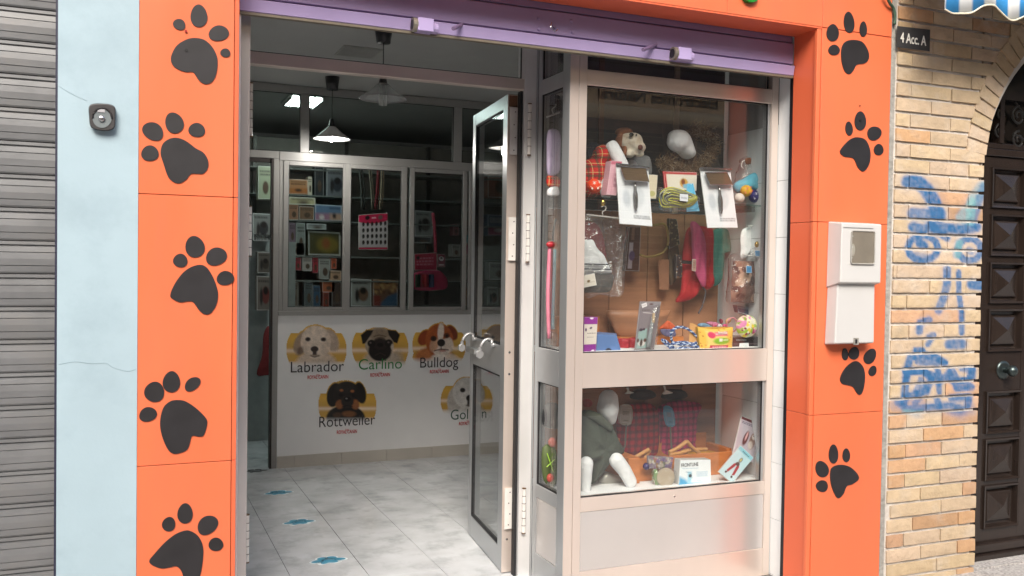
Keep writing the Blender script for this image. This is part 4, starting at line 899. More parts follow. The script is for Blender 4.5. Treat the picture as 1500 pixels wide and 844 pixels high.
def sixth(c):
    c.ell(1250, 235, 70, 50, '#c4b3a4', soft=10); c.ell(1212, 190, 22, 40, '#8d7768', 10, 6); c.ell(1262, 180, 58, 62, '#8a7466', 0, 6); c.ell(1262, 215, 34, 34, '#a08b7c', 0, 9); c.ell(1240, 175, 8, 7, '#15100e', 0, 3); c.ell(1285, 178, 10, 8, '#15100e', 0, 3); c.ell(1262, 208, 14, 10, '#15100e', 0, 3)
dogposter('wall sticker of a cream puppy reading Labrador, leftmost in the upper row', 401, 235, 142, 158, 300, lab, 'Labrador', 404, 340, .11, 'black_ink', (408, 373), 122, .372)
dogposter('wall sticker of a black faced pug above the green name Carlino', 704, 225, 133, 155, 298, pug, 'Carlino', 705, 327, .11, 'green_ink', (704, 362), 137, .318)
dogposter('wall sticker of a brown and white puppy reading Bulldog', 984, 215, 126, 155, 283, bull, 'Bulldog', 983, 318, .11, 'black_ink', (985, 346), 110, .296)
dogposter('wall sticker of a black and tan puppy reading Rottweiler in the lower row', 548, 500, 137, 445, 566, rott, 'Rottweiler', 546, 597, .11, 'black_ink', (546, 633), 388, .402)
dogposter('wall sticker of a white puppy reading Golden, partly behind the glass door leaf', 1115, 480, 122, 408, 528, gold_, 'Golden', 1125, 564, .11, 'dark_green_ink', (1122, 592), 366, .285)
dogposter('wall sticker of a grey brown puppy seen only through the glass door leaf', 1268, 215, 126, 140, 275, sixth, 'Cocker', 1268, 312, .11, 'green_ink', (1262, 346), 112, .28)

# ---- paw stickers on the floor
def floorpaw(px, py, col, label, s=.09):
    p = atz(px, py, .0062); t = thing('floor_sticker', label, 'floor sticker', tuple(p), 'paw stickers leading across the shop floor')
    def pl(ring, z, m, n): mb = MB(); a = [Vector((p.x+x*s, p.y+y*s, z+.0006)) for x, y in ring]; mb.hull(a, [v-Vector((0, 0, .0006)) for v in a]).build(n, m, t)
    B = [(ellring(-.62, -.02, .30, .19, 15), 't'), (ellring(-.28, .38, .26, .21, 20), 't'), (ellring(.26, .40, .26, .21, -20), 't'), (ellring(.62, .02, .30, .19, -12), 't'), (smoothring([(-.02, .14), (.32, -.05), (.45, -.35), (.2, -.50), (-.05, -.40), (-.35, -.55), (-.48, -.35), (-.3, -.05)], 4), 'p')]
    for r, k in B:
        c = sum(v[0] for v in r)/len(r), sum(v[1] for v in r)/len(r)
        if col != 'dark': pl([(c[0]+(x-c[0])*1.4, c[1]+(y-c[1])*1.4) for x, y in r], .0062, cm('#e6eef0', .4), 'border')
        pl(r, .0070, cm('#4a96b4' if col != 'dark' else '#23282c', .4), 'toe' if k == 't' else 'pad')
def atz(px, py, z):
    d = ray(px, py); return Vector(CAMP+d*(z-EYE)/d[2])
floorpaw(481, 821, 'blue', 'blue paw sticker on the tiles nearest the shop entrance')
floorpaw(438, 765, 'blue', 'blue paw sticker on the tiles second from the shop entrance')
floorpaw(408, 722, 'blue', 'blue paw sticker on the tiles third from the shop entrance')
floorpaw(374, 690, 'dark', 'dark paw sticker on the tiles in the narrow inner doorway')

# ---- lamps and ceiling fittings
def pendant(x, y, zsh, label, lit, zc=2.66):
    t = thing('pendant_lamp', label, 'lamp', (x, y, zsh))
    MB().lathe((x, y, zc), [(.0, -.001), (.048, -.001), (.036, -.085), (.0, -.085)], 24).build('ceiling_rose', 'black_plastic', t, smooth=True)
    MB().tube([(x, y, zc-.08), (x, y, zsh+.13)], .0025, 6).build('cord', 'cord', t)
    MB().lathe((x, y, zsh), [(0, .135), (.012, .13), (.024, .075), (.03, .07), (0, .07)], 20).build('socket', 'black_plastic', t, smooth=True)
    s = MB().lathe((x, y, zsh), [(.024, .080), (.034, .072), (.062, .045), (.106, .012), (.124, 0), (.122, -.003), (.103, .008), (.060, .040), (.030, .065)], 40).build('lamp_shade', 'lamp_white' if lit else 'lamp_glass', t, smooth=True)
    if lit:
        pl2 = bpy.data.lights.new('bulb_light', 'POINT'); pl2.energy = 5.0; pl2.color = (1, .96, .9); pl2.shadow_soft_size = .03; po = link(bpy.data.objects.new('bulb_light', pl2)); po.location = (x, y, zsh-.03)
        MB().ell((x, y, zsh+.012), (.027, .027, .030), nu=16, nv=10).build('bulb', 'bulb_lit', t, smooth=True)
    else:
        mb = MB()
        for dx, dy in ((-.014, 0), (.014, 0), (0, .014)): mb.tube([(x+dx, y+dy, zsh+.07), (x+dx, y+dy, zsh-.035)], .007, 8)
        mb.build('bulb', cm('#c8ccc8', .3), t)
mat('lamp_white', (.8, .8, .78), .5); mat('bulb_lit', (1, .95, .85), .5, emis=60)
glassmat('lamp_glass', (.75, .78, .78), 1.5, 1.8, .15, 0, 20, .22)
pendant(1.25, 4.70, 2.288, 'unlit pendant lamp with a ribbed glass shade just inside the door', False)
pendant(1.279, 6.10, 2.253, 'lit pendant lamp with a shallow white shade in front of the partition', True)
pl_ = thing('ceiling_light', 'lit square louvred ceiling light seen through the upper panes', 'lamp', (1.35, 7.6, 2.63))
MB().box(1.12, 1.37, 6.77, 7.20, 2.640, 2.659).build('housing', 'white_lacquer', pl_)
mat('diffuser_lit', (.8, 1, .95), .5, emis=22)
for k in range(4): MB().box(1.14+k*.056, 1.175+k*.056, 6.79, 7.18, 2.630, 2.638).build('tube', 'diffuser_lit', pl_)
for k in range(5): MB().box(1.128+k*.056, 1.133+k*.056, 6.78, 7.19, 2.618, 2.639).build('louvre', 'white_lacquer', pl_)
a = at(520, 72, 5.4)
cv = thing('ceiling_vent', 'grey square hatch in the ceiling beside the unlit pendant lamp', 'vent', (a.x, 5.3, 2.655))
MB().box(1.16, 1.37, 5.19, 5.43, 2.654, 2.6598).build('panel', cm('#8a8a86', .7), cv, bevel=.003)
MB().box(1.15, 1.38, 5.18, 5.44, 2.656, 2.6599).build('rim', cm('#96968f', .7), cv)
# ================================================================ BACK ROOM SHELVES AND GOODS
SY = 7.75
def S_(px, py, Y=SY): return at(px, py, Y)
sv = thing('shelving', 'glass and metal shelving full of goods in the room behind the partition', 'shelves', (1.9, SY, 0))
MB().box(.75, 4.6, SY+.32, SY+.34, .3, 2.5).build('back_panel', cm('#8f8d86', .6), sv)
for x in (1.02, 1.80, 2.55, 3.3): MB().box(x, x+.03, SY+.27, SY+.30, .3, 2.5).build('upright', cm('#5d5c58', .4, .4), sv)
zz = [S_(460, y).z for y in (248, 286, 323, 375, 411, 449)]
for z in zz: MB().box(.75, 4.5, SY-.01, SY+.30, z-.012, z).build('shelf', cm('#7b7f7c', .3), sv, bevel=.001)
def goods(x0, y0, x1, y1, col, label, paint=None, Y=SY, d=.10, cat='box', name='box'):
    def pf(c, h):
        c.rect(0, 0, 100, h, col)
        if paint: paint(c, h)
        else: c.scrib(12, h*.10, 88, h*.30, 2, '#403a38'); c.ell(55, h*.65, 22, h*.2, '#5a463a', soft=6)
    return card(name, label, cat, [(x0, y0), (x1, y0+(x1-x0)*.05), (x1, y1+(x1-x0)*.02), (x0, y1)], Y, d, pf, n=16, body=cm(col, .5), part='carton')
dogp = lambda col, k=1: (lambda c, h: (c.scrib(10, h*.08, 80, h*.2, 1, '#302a2a'), c.ell(60, h*.55, 26, h*.26, col), c.ell(60, h*.42, 16, h*.12, '#1c1615'), c.ell(30, h*.6, 10, h*.25, '#2a2626')))
bandp = lambda a, b: (lambda c, h: (c.rect(0, h*.6, 100, h, a), c.scrib(10, h*.12, 90, h*.4, 2, b), c.ell(50, h*.75, 18, h*.1, b)))
G_ = [
 (423, 262, 451, 284, '#c98f62', 'orange and cream box on the top shelf behind the left sliding pane', bandp('#c47a45', '#3a2a25')),
 (451, 259, 457, 286, '#d8cdb8', 'narrow cream box on the top shelf beside the orange one', None),
 (461, 244, 474, 288, '#33363a', 'dark slim pouch hanging upright on the top shelf', None),
 (478, 247, 505, 289, '#77797f', 'grey card with a dark brush on the top shelf of the left pane', dogp('#3a3c44')),
 (423, 288, 462, 300, '#c9bd97', 'pale yellow flat carton under the top shelf, left sliding pane', None),
 (423, 299, 437, 322, '#a87a60', 'small brown box with a pale oval on the second shelf', None),
 (438, 302, 460, 322, '#8c6a52', 'dull brown box in the middle of the second shelf', None),
 (461, 299, 501, 323, '#6d86a6', 'blue box with pink puppies on the second shelf', lambda c, h: (c.rect(0, h*.55, 55, h, '#b07a94'), c.rect(55, h*.55, 100, h, '#c9a08a'), c.ell(25, h*.8, 9, h*.15, '#e8dcd8'), c.ell(72, h*.7, 7, h*.18, '#33262a'), c.scrib(55, h*.1, 95, h*.3, 1, '#22304a'))),
 (423, 326, 433, 357, '#7f6a78', 'slim mauve box at the far left of the third shelf', None),
 (434, 326, 447, 374, '#8e938f', 'grey blister pack beside the yellowish picture box', None),
 (449, 327, 478, 336, '#a5a8a6', 'white folded pack above the picture box on the third shelf', None),
 (451, 338, 499, 374, '#4e4a2c', 'dark olive box with a yellowish picture on the third shelf', lambda c, h: (c.ell(60, h*.55, 34, h*.34, '#7a6a2e', soft=10), c.ell(55, h*.5, 12, h*.22, '#8c4f2a', soft=8), c.rect(0, 0, 100, h*.1, '#2f2e22'))),
 (423, 355, 446, 374, '#a99b92', 'pale pink carton on the third shelf at the left', None),
 (432, 377, 441, 396, '#a33a44', 'red tube box on the fourth shelf', None),
 (443, 377, 457, 397, '#b5aca6', 'white box between two red ones on the fourth shelf', None),
 (458, 377, 466, 400, '#a4303c', 'red narrow box right of the white one on the fourth shelf', None),
 (467, 378, 484, 409, '#a3a19b', 'whitish pack with a small mark on the fourth shelf', None),
 (485, 378, 493, 394, '#bf5a3e', 'orange red pack near the end of the fourth shelf', None),
 (482, 396, 500, 411, '#c09a7e', 'beige low carton at the end of the fourth shelf', None),
 (423, 413, 437, 449, '#7b7268', 'brownish carton at the left end of the bottom shelf', None),
 (446, 413, 458, 449, '#5e6668', 'slate pack in the middle of the bottom shelf', None),
 (459, 418, 469, 449, '#38536b', 'dark blue pack on the bottom shelf', None),
 (472, 411, 490, 428, '#b5613c', 'orange pack above the dark ones on the bottom shelf', None),
 (473, 428, 482, 450, '#8a3a2c', 'brick red slim box on the bottom shelf', None),
 (486, 413, 500, 450, '#4a3c38', 'dark brown box at the right end of the bottom shelf', None),
 (514, 408, 544, 449, '#9d9c98', 'white pack with a dog and a brush behind the middle pane', dogp('#7a5c4a')),
 (546, 409, 583, 449, '#7c5a48', 'box with a coppery picture behind the middle pane', lambda c, h: (c.rect(0, 0, 100, h*.35, '#a87850'), c.speck(26, 6, ['#c79a68', '#5e3a2a', '#8f6a50'], 0, 0, 100, h*.5), c.poly([(20, h), (60, h*.6), (100, h*.45), (100, h)], '#3f5f7c'), c.rect(0, h*.6, 30, h, '#8f3d34'))),
 (607, 308, 634, 346, '#8f8f8e', 'white pack with a puppy picture behind the right pane', dogp('#55504c')),
 (606, 346, 632, 356, '#34373a', 'dark low carton under the puppy pack', None),
 (664, 328, 672, 345, '#8a5a5e', 'small dull red box on the shelf behind the right pane', None),
 (662, 358, 674, 376, '#8c8a86', 'small grey blister pack behind the right pane', None),
 (686, 238, 700, 268, '#70726f', 'grey blister pack seen just right of the sliding windows', None),
 (686, 272, 700, 320, '#77756f', 'tall beige pack on the shelf right of the sliding windows', None),
 (686, 344, 698, 356, '#3d7f8c', 'teal lidded box right of the sliding windows', None),
 (686, 358, 698, 372, '#9c4a64', 'pink small carton under the teal box', None),
 (687, 395, 700, 410, '#9a9a98', 'whitish wedge pack beside the door leaf', None),
 (686, 422, 700, 448, '#8f7a66', 'white pack with a tan dog beside the door leaf', dogp('#a06a3e')),
 (714, 244, 748, 290, '#8c5038', 'brick brown box high on the shelf seen through the door glass', None),
 (714, 314, 746, 345, '#5a6e86', 'bluish box on the shelf seen through the door glass', bandp('#a05a74', '#c8c0c0')),
 (716, 384, 746, 410, '#8c8a88', 'pale carton on the shelf seen through the door glass', None),
 (714, 420, 730, 449, '#9a9994', 'white pack with a small picture low behind the door glass', dogp('#6a4a3a')),
 (731, 422, 748, 449, '#8c8478', 'beige pack beside the white one low behind the door glass', dogp('#5a4a3a')),
]
for g in G_: goods(*g[:6], paint=g[6])
# goods seen in the narrow doorway
for g in ((370, 312, 397, 352, '#7f817f', 'white pack with dark pictures in the narrow inner doorway', dogp('#2c2c30')), (371, 342, 397, 353, '#2f3134', 'dark tray below the pack in the narrow inner doorway', None),
          (377, 369, 397, 400, '#5c5650', 'brown grey bag in the narrow inner doorway', dogp('#3b332f')), (376, 404, 398, 455, '#6c655f', 'tall pack with reddish picture in the narrow inner doorway', dogp('#6a3430')), (378, 243, 398, 292, '#9da28a', 'pale green box at the top of the narrow inner doorway', None)):
    goods(*g[:6], paint=g[6], Y=7.4)
tag(MB().pillow([at(x, y, 7.4) for x, y in smoothring([(386, 490), (394, 478), (397, 510), (396, 545), (388, 550), (376, 548), (384, 520)], 4)], .03, wob=.01).build('red_cloth', cm('#7a2a2c', .9), None, smooth=True), 'dull red cloth hanging in the narrow inner doorway', 'cloth')
tag(MB().box(.62, 1.3, 7.55, 7.6, 0, 1.6).build('cupboard_side', cm('#8d9392', .5), None), 'pale grey cupboard side seen through the narrow inner doorway', 'cupboard')
# cords and leads hanging behind the middle pane
for i, (x0, x1, col, w_, lab_) in enumerate(((540, 545, '#8c8474', .012, 'beige lead hanging behind the middle sliding pane'), (553, 549, '#a8404a', .010, 'red lead hanging behind the middle sliding pane'), (559, 556, '#b8a48c', .012, 'cream lead hanging beside the red one'), (526, 530, '#4c4c48', .016, 'dark lead hanging at the left of the middle pane'))):
    ps = curve([at(x0, 246, 7.3), at((x0+x1)/2+1, 275, 7.3), at(x1, 306, 7.3)]); bk = [p+Vector((w_*1.6, .01, 0)) for p in reversed(ps)]
    tag(MB().tube(ps+bk, w_*.5, 6).build('lead', cm(col, .7), None, smooth=True), lab_, 'lead')
# poster of brushes hung on the middle pane, pink display cards on the right pane
def posterp(c, h):
    c.rect(0, 0, 100, h, '#b9babd'); c.ell(50, h*.1, 62, h*.16, '#b3244c'); c.rect(0, h*.94, 100, h, '#b3244c'); c.ell(30, h*.09, 8, 7, '#262026'); c.ell(75, h*.1, 8, 7, '#6c5a58'); c.rect(45, h*.08, 60, h*.12, '#d8b0ba')
    for j in range(4):
        for i in range(6):
            x, y = 14+i*15.2, h*(.27+.175*j); c.ell(x+2, y, 4.5, 7, '#17171b'); c.line([(x+2, y), (x, y+7)], 2.2, '#36363c')
Yp = PY_-.032
q = [(525, 315), (568, 312), (568, 366), (525, 366)]
card('poster', 'pink and white card of small brushes hanging in front of the middle sliding pane', 'poster', q, Yp+.05, .002, posterp, n=60)
def pinkp(c, h):
    c.rect(0, 0, 100, h, '#a81f45'); c.scrib(8, h*.2, 85, h*.75, 3, '#d88aa0'); c.ell(15, h*.25, 8, 8, '#38262e')
card('display_card', 'pink display card behind the right sliding pane', 'card', [(607, 372), (640, 370), (640, 396), (607, 396)], 6.6, .004, pinkp, n=40)
card('display_card', 'round black and white panda badge beside the pink display card', 'card', [(641, 372), (652, 373), (652, 391), (641, 391)], 6.59, .004, lambda c, h: (c.rect(0, 0, 100, h, '#6a2038'), c.ell(50, h*.35, 34, 30, '#b9bbbd'), c.ell(50, h*.3, 16, 12, '#202024'), c.ell(25, h*.55, 12, 12, '#202024'), c.scrib(15, h*.75, 85, h*.95, 1, '#cfcfcf')), n=24)
tag(MB().tube(curve([at(634, 312, 6.6), at(637, 340, 6.6), at(638, 370, 6.6)]), .012, 8).build('lead', cm('#b03a52', .7), None, smooth=True), 'pink braided lead hanging above the pink display card', 'lead')
bg_ = thing('gift_bag', 'pink bag holding green, red and blue rolls behind the right pane', 'bag', tuple(at(630, 424, 6.62)))
MB().pillow([at(x, y, 6.62) for x, y in smoothring([(607, 400), (640, 396), (652, 404), (656, 414), (650, 424), (607, 424)], 4)], .03, wob=.006).build('bag', cm('#a81f4d', .6), bg_, smooth=True)
for x, col in ((612, '#1f3d2c'), (622, '#a01c2c'), (632, '#1f2f52')): MB().tube([at(x, 402, 6.575), at(x, 421, 6.575)], .020, 12).build('roll', cm(col, .6), bg_)

# ================================================================ DISPLAY WINDOW INTERIOR
struct('display_floor', MB().box(1.80, 2.80, 3.52, 3.905, 1.03, 1.062), 'inner_wall')
struct('display_floor_lower', MB().box(1.777, 2.80, 3.517, 3.905, .40, .440), 'inner_wall')
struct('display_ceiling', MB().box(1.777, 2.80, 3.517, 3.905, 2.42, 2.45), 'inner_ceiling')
db = thing('panelling', 'back of the display window with grey upper panels and brown wooden doors below', 'panelling', (2.3, 3.89, 1.06))
def bp(n, x0, x1, z0, z1, m, y=3.885, t=.02): return MB().box(x0, x1, y, y+t, z0, z1).build(n, m, db, bevel=.002)
bp('upper_panel', 1.74, 2.08, 1.70, 2.42, cm('#3a3a3b', .5)); bp('upper_panel', 2.11, 2.50, 1.70, 2.42, cm('#454445', .5)); bp('upper_panel', 2.53, 2.80, 1.70, 2.42, cm('#3f3d3a', .5))
bp('mullion', 2.081, 2.109, 1.70, 2.42, cm('#5a4136', .5), 3.877); bp('mullion', 2.501, 2.529, 1.70, 2.42, cm('#8a7a6c', .5), 3.877)
for x in (1.741, 1.95, 2.16, 2.37, 2.58): bp('door_panel', x, x+.205, 1.062, 1.698, 'wood_back', 3.889)
for x in (1.741, 1.95, 2.16, 2.37, 2.58): bp('lower_panel', x, x+.205, .44, 1.03, 'wood_back', 3.889)
MB().box(1.80, 2.79, 3.56, 3.86, .0, .399).build('plinth', 'white_lacquer', db)
# glass shelf with goods
gs = thing('glass_shelf', 'glass shelf across the upper display window', 'shelf', (2.3, 3.70, 1.78))
zs_ = at(900, 290, 3.55).z
MB().box(1.81, 2.795, 3.55, 3.86, zs_-.008, zs_).build('plate', 'clear_shelf', gs)
for x in (1.84, 2.76): MB().box(x, x+.02, 3.60, 3.86, zs_-.03, zs_-.0085).build('bracket', 'steel', gs)
for x in (1.845, 2.765): MB().box(x, x+.012, 3.862, 3.8765, zs_-.04, zs_-.0085).build('arm', 'steel', gs)
A_, B_, C_, D_, E_, F5, G5, H5 = crop(850, 170, 4.965), crop(960, 170, 4.965), crop(850, 310, 6.03), crop(980, 310, 6.027), crop(850, 430, 9.38), crop(980, 430, 9.38), crop(850, 560, 4.965), crop(980, 560, 4.965)
def pts(f, P, Y): return [at(*f(x, y), Y) for x, y in P]
def cloth(name, f, P, Y, m, parent=None, depth=.02, wob=.006, n=5, label=None, cat=None, smooth=True):
    mb = MB().pillow(pts(f, smoothring(P, n), Y), depth*.75, wob=wob*.5, rings=(1, .985, .95, .9, .82, .73, .63, .52, .4, .27, .13), pw=5, fold=wob*1.5)
    return mb.build(name, m, parent, smooth=smooth) if parent else solo(name, label, cat, mb, m, smooth=smooth)

# plush basset in a tartan coat
d = thing('plush_dog', 'plush spotted dog in a red tartan coat with white collar on the glass shelf', 'plush dog', tuple(at(895, 288, 3.68)))
def mrot(axis, deg): return Matrix.Rotation(math.radians(deg), 3, axis)
c = at(872, 258, 3.72)
mb = MB().ell(c, (.085, .085, .085), mrot('Y', -35)).ell(at(884, 228, 3.69), (.05, .06, .05)).ell(c+Vector((-.05, .02, -.03)), (.10, .085, .085)).ell(at(892, 240, 3.70), (.055, .06, .055)); mb.build('coat', 'tartan', d, remesh=.008)
mb = MB().ell(at(888, 276, 3.64), (.030, .03, .055)).ell(at(925, 268, 3.72), (.045, .04, .11)); mb.build('leg', 'white_cloth', d, remesh=.008)
mb = MB().tube(curve([at(894, 211, 3.66), at(900, 221, 3.635), at(908, 236, 3.625), at(915, 252, 3.63)]), [.024]+[.031]*14+[.026], 12); mb.build('collar', 'white_cloth', d, remesh=.006)
hd = at(925, 210, 3.66)
mb = MB().ell(at(917, 207, 3.68), (.046, .045, .050)).ell(at(929, 208, 3.655), (.040, .040, .042)).ell(at(936, 216, 3.64), (.032, .030, .026)).ell(at(922, 225, 3.655), (.026, .026, .020)).ell(at(937, 226, 3.64), (.022, .02, .012))
mb.build('head', mat('plush_cream', (.62, .56, .46), .9, var=.12, scale=30, bump=.6, bscale=60, dirt=(.40, .24, .12), dscale=9, damt=.9), d, remesh=.005)
mb = MB().ell(at(914, 194, 3.685), (.042, .04, .022)).ell(at(907, 206, 3.67), (.018, .02, .042), mrot('Y', 15)).ell(at(915, 222, 3.655), (.012, .015, .03)); mb.build('ear', mat('plush_brown', (.22, .085, .04), .95, var=.4, scale=40, bump=.6, bscale=70), d, remesh=.005)
MB().ell(at(938, 216, 3.605), (.012, .011, .013)).build('nose', mat('plush_nose', (.12, .03, .02), .4), d, smooth=True)
MB().ell(at(925, 197.5, 3.622), (.011, .009, .009)).build('eye', cm('#151a12', .15), d, smooth=True); MB().ell(at(932, 198, 3.615), (.004, .004, .004)).build('eye', cm('#20170f', .15), d)

# orange paw ball
def ball(f, x, y, r, Y, col, spot, label, squash=1):
    cx = at(*f(x, y), Y); t = thing('toy_ball', label, 'toy', tuple(cx-Vector((0, 0, r)))); MB().ell(cx, (r, r, r*squash), nu=24, nv=16).build('ball', cm(col, .35), t, smooth=True)
    for a, b in ((-.4, .3), (.35, .45), (.1, -.35), (-.6, -.4), (.6, -.1)):
        v = Vector((a, -math.sqrt(max(.05, 1-a*a-b*b)), b)); p = cx+Vector((v.x*r, v.y*r, v.z*r*squash))
        MB().ell(p, (r*.16, r*.1, r*.16), nu=8, nv=6).build('spot', cm(spot, .4), t, smooth=True)
        for q_ in (-.2, 0, .2): MB().ell(p+Vector((q_*r, -.0, r*.22)), (r*.06, r*.06, r*.07), nu=6, nv=4).build('spot', cm(spot, .4), t)
    return t
ball(A_, 100, 510, .034, 3.58, '#e8481e', '#f0d8c8', 'orange rubber ball with pale paw marks on the glass shelf', .95)
ball(B_, 660, 545, .028, 3.60, '#d9a62a', '#d8744a', 'yellow rubber ball with orange paw marks near the light blue star', 1)
ball(B_, 725, 585, .031, 3.63, '#2c2672', '#cfcadf', 'dark violet ball with white paw marks near the light blue star', 1)
solo('toy_egg', 'plain white egg shaped toy left of the violet ball', 'toy', MB().ell(at(*B_(610, 597), 3.58), (.026, .024, .023)), cm('#cfc8c0', .5), smooth=True)
card('carton', 'slim pale pink carton standing beside the tartan dog', 'box', [A_(225, 325), A_(305, 330), A_(262, 580), A_(190, 572)], 3.56, .05, lambda c, h: (c.rect(0, 0, 100, h, '#d9a9b4'), c.rect(0, 0, 100, h*.1, '#c46a7e'), c.line([(40, 0), (40, h)], 4, '#c98a9a'), c.scrib(50, h*.3, 90, h*.8, 3, '#b0788a')), body=cm('#d9a9b4', .5))
card('card', 'cream sheet of card behind the left slicker brush', 'card', [A_(495, 425), A_(562, 430), A_(550, 603), A_(470, 598)], 3.60, .003, lambda c, h: (c.rect(0, 0, 100, h, '#d8cdb4'), c.ell(60, h*.8, 30, h*.12, '#b8b47c', soft=8)))
# slicker brushes in packs
def slicker(f, Q, plate_, h0, h1, label, Y=3.512):
    q = [f(*p) for p in Q]; t = thing('brush_pack', label, 'brush pack', tuple(at(*q[3], Y)), 'slicker brushes in white packs')
    def paint(c, h):
        c.rect(0, 0, 100, h, '#e4e6ea'); c.ell(26, h*.56, 12, h*.14, '#c3c8cf', soft=8); c.ell(62, h*.5, 20, h*.18, '#d2d6db', soft=8); c.scrib(45, h*.83, 96, h*.90, 2, '#4c5058'); c.rect(0, 0, 100, h*.04, '#9da1a6')
    card('x', '', '', q, Y+.004, .003, paint, n=40, parent=t)
    P = pts(f, plate_, Y-.018); Bk = pts(f, plate_, Y-.004)
    hd_ = MB().hull(P, Bk).build('brush_head', mat('brush_head', (.17, .115, .07), .3, .3), t, bevel=.002)
    MB().tube([p+Vector((0, -.0015, 0)) for p in P], .0024, 6, closed=True).build('rim', 'steel', hd_)
    a, b = at(*f(*h0), Y-.008), at(*f(*h1), Y-.008); pp = [a.lerp(b, k/7) for k in range(8)]
    MB().tube(pp, [.004, .006, .007, .011, .0115, .010, .009, .004], 12).build('handle', mat('brush_handle', (.30, .29, .29), .2, .8), t, smooth=True)
    e = [at(*q[0], Y), at(*q[1], Y)]; MB().tube([e[0]+Vector((0, -.006, 0)), e[1]+Vector((0, -.006, 0))], .005, 8).build('hanging_strip', 'steel', t)
slicker(A_, [(258, 350), (495, 378), (525, 805), (285, 785)], [(292, 368), (475, 378), (500, 480), (325, 468)], (398, 485), (405, 690), 'white pack with a metal slicker brush on the window glass, beside the plush dog')
slicker(B_, [(322, 380), (545, 388), (600, 815), (378, 815)], [(360, 412), (520, 412), (562, 497), (395, 500)], (465, 515), (480, 712), 'white pack with a metal slicker brush on the window glass, right of the coiled lead')
card('card', 'white card with red edge and a small yellow dog emblem', 'card', [B_(55, 402), B_(302, 410), B_(300, 545), B_(70, 530)], 3.585, .006, lambda c, h: (c.rect(0, 0, 100, h, '#ddd6c8'), c.rect(0, 0, 100, h*.14, '#b01a26'), c.rect(0, 0, 7, h, '#b01a26'), c.ell(60, h*.62, 13, h*.27, '#d2a24a'), c.ell(58, h*.55, 6, h*.18, '#7a4426'), c.ell(64, h*.8, 8, h*.12, '#7ab4cc')), body=cm('#b01a26', .5), n=40)
card('card', 'light blue card behind the yellow coiled lead', 'card', [B_(228, 492), B_(275, 490), B_(322, 692), B_(228, 696)], 3.545, .003, lambda c, h: (c.rect(0, 0, 100, h, '#5fb4dc'), c.speck(10, 6, ['#bfe2f0', '#3b8fc0'])), body=cm('#5fb4dc', .5))
ld = thing('coiled_lead', 'yellow and grey lead coiled in a clear bag on the shelf edge', 'lead', tuple(at(*B_(160, 690), 3.53)))
for i in range(9):
    k = random.Random(i); R = [(30+i*7, 560+i*6), (110, 525+i*9), (230, 555+i*8), (300-i*3, 600), (250-i*6, 655-i*2), (140, 660-i*4), (50+i*5, 650-i*5)]
    MB().tube([p+Vector((0, -.002*i, 0)) for p in pts(B_, smoothring([(x+k.uniform(-8, 8), y+k.uniform(-8, 8)) for x, y in R], 5), 3.54)], .0032, 6, closed=True).build('cord_loop', cm(['#b9b83e', '#8d8f86', '#c8c85a', '#6d7064'][i % 4], .6), ld, smooth=True)
MB().pillow(pts(B_, smoothring([(10, 520), (80, 530), (200, 550), (310, 580), (315, 660), (240, 690), (45, 690), (25, 620)], 5), 3.54), .026, wob=.008).build('bag', 'plastic_film', ld, smooth=True)
card('tag', 'small white price tag on the coiled lead bag', 'tag', [B_(178, 565), B_(238, 572), B_(236, 622), B_(178, 616)], 3.507, .001, lambda c, h: (c.rect(0, 0, 100, h, '#d8dce4'), c.scrib(15, h*.4, 85, h*.7, 1, '#7a7f8c')), n=12)

# white dummy head in a fur trimmed hood
mh = thing('dog_mannequin', 'white stuffed dummy head inside a brown fur trimmed hood', 'mannequin', tuple(at(1005, 262, 3.72)))
a, b = at(*B_(172, 165), 3.68), at(*B_(235, 270), 3.70)
mb = MB().ell(a+Vector((-.004, 0, .012)), (.052, .050, .030)).ell(a+Vector((0, 0, -.015)), (.060, .055, .050)); 
for k in range(1, 6): mb.ell(a.lerp(b, k/5), (.058-.005*k, .052, .055-.005*k))
mb.build('head', 'white_cloth', mh, remesh=.007)
hc = at(*B_(255, 275), 3.76)
MB().pillow(pts(B_, smoothring([(60, 350), (150, 250), (260, 140), (350, 140), (425, 230), (450, 330), (455, 395), (300, 400), (120, 400)], 5), 3.80), .06, wob=.02).build('hood', cm('#4b433e', .9), mh, smooth=True)
mb = MB(); fc = []; rr_ = random.Random(3)
path = curve([at(*B_(*p), 3.74) for p in ((50, 340), (100, 350), (170, 370), (260, 370), (340, 330), (400, 260), (400, 180), (345, 120), (280, 110))], 8)
for i in range(3400):
    p = rr_.choice(path)+Vector((rr_.gauss(0, .016), rr_.gauss(0, .02), rr_.gauss(0, .016))); dv = Vector((rr_.gauss(0, 1), rr_.gauss(-.3, .6), rr_.gauss(0, 1))).normalized()*rr_.uniform(.02, .042); s = dv.cross(Vector((0, 1, .3))).normalized()*.0014
    mb.add([p-s, p+s, p+dv], [(0, 1, 2)]); q_ = rr_.random(); cc_ = (.11, .065, .035, 1) if q_ < .45 else ((.30, .20, .11, 1) if q_ < .85 else (.45, .36, .25, 1)); fc += [cc_]*3
mb.col = np.array(fc); o = mb.build('fur_trim', 'cloth_print', mh); o['kind'] = 'stuff'

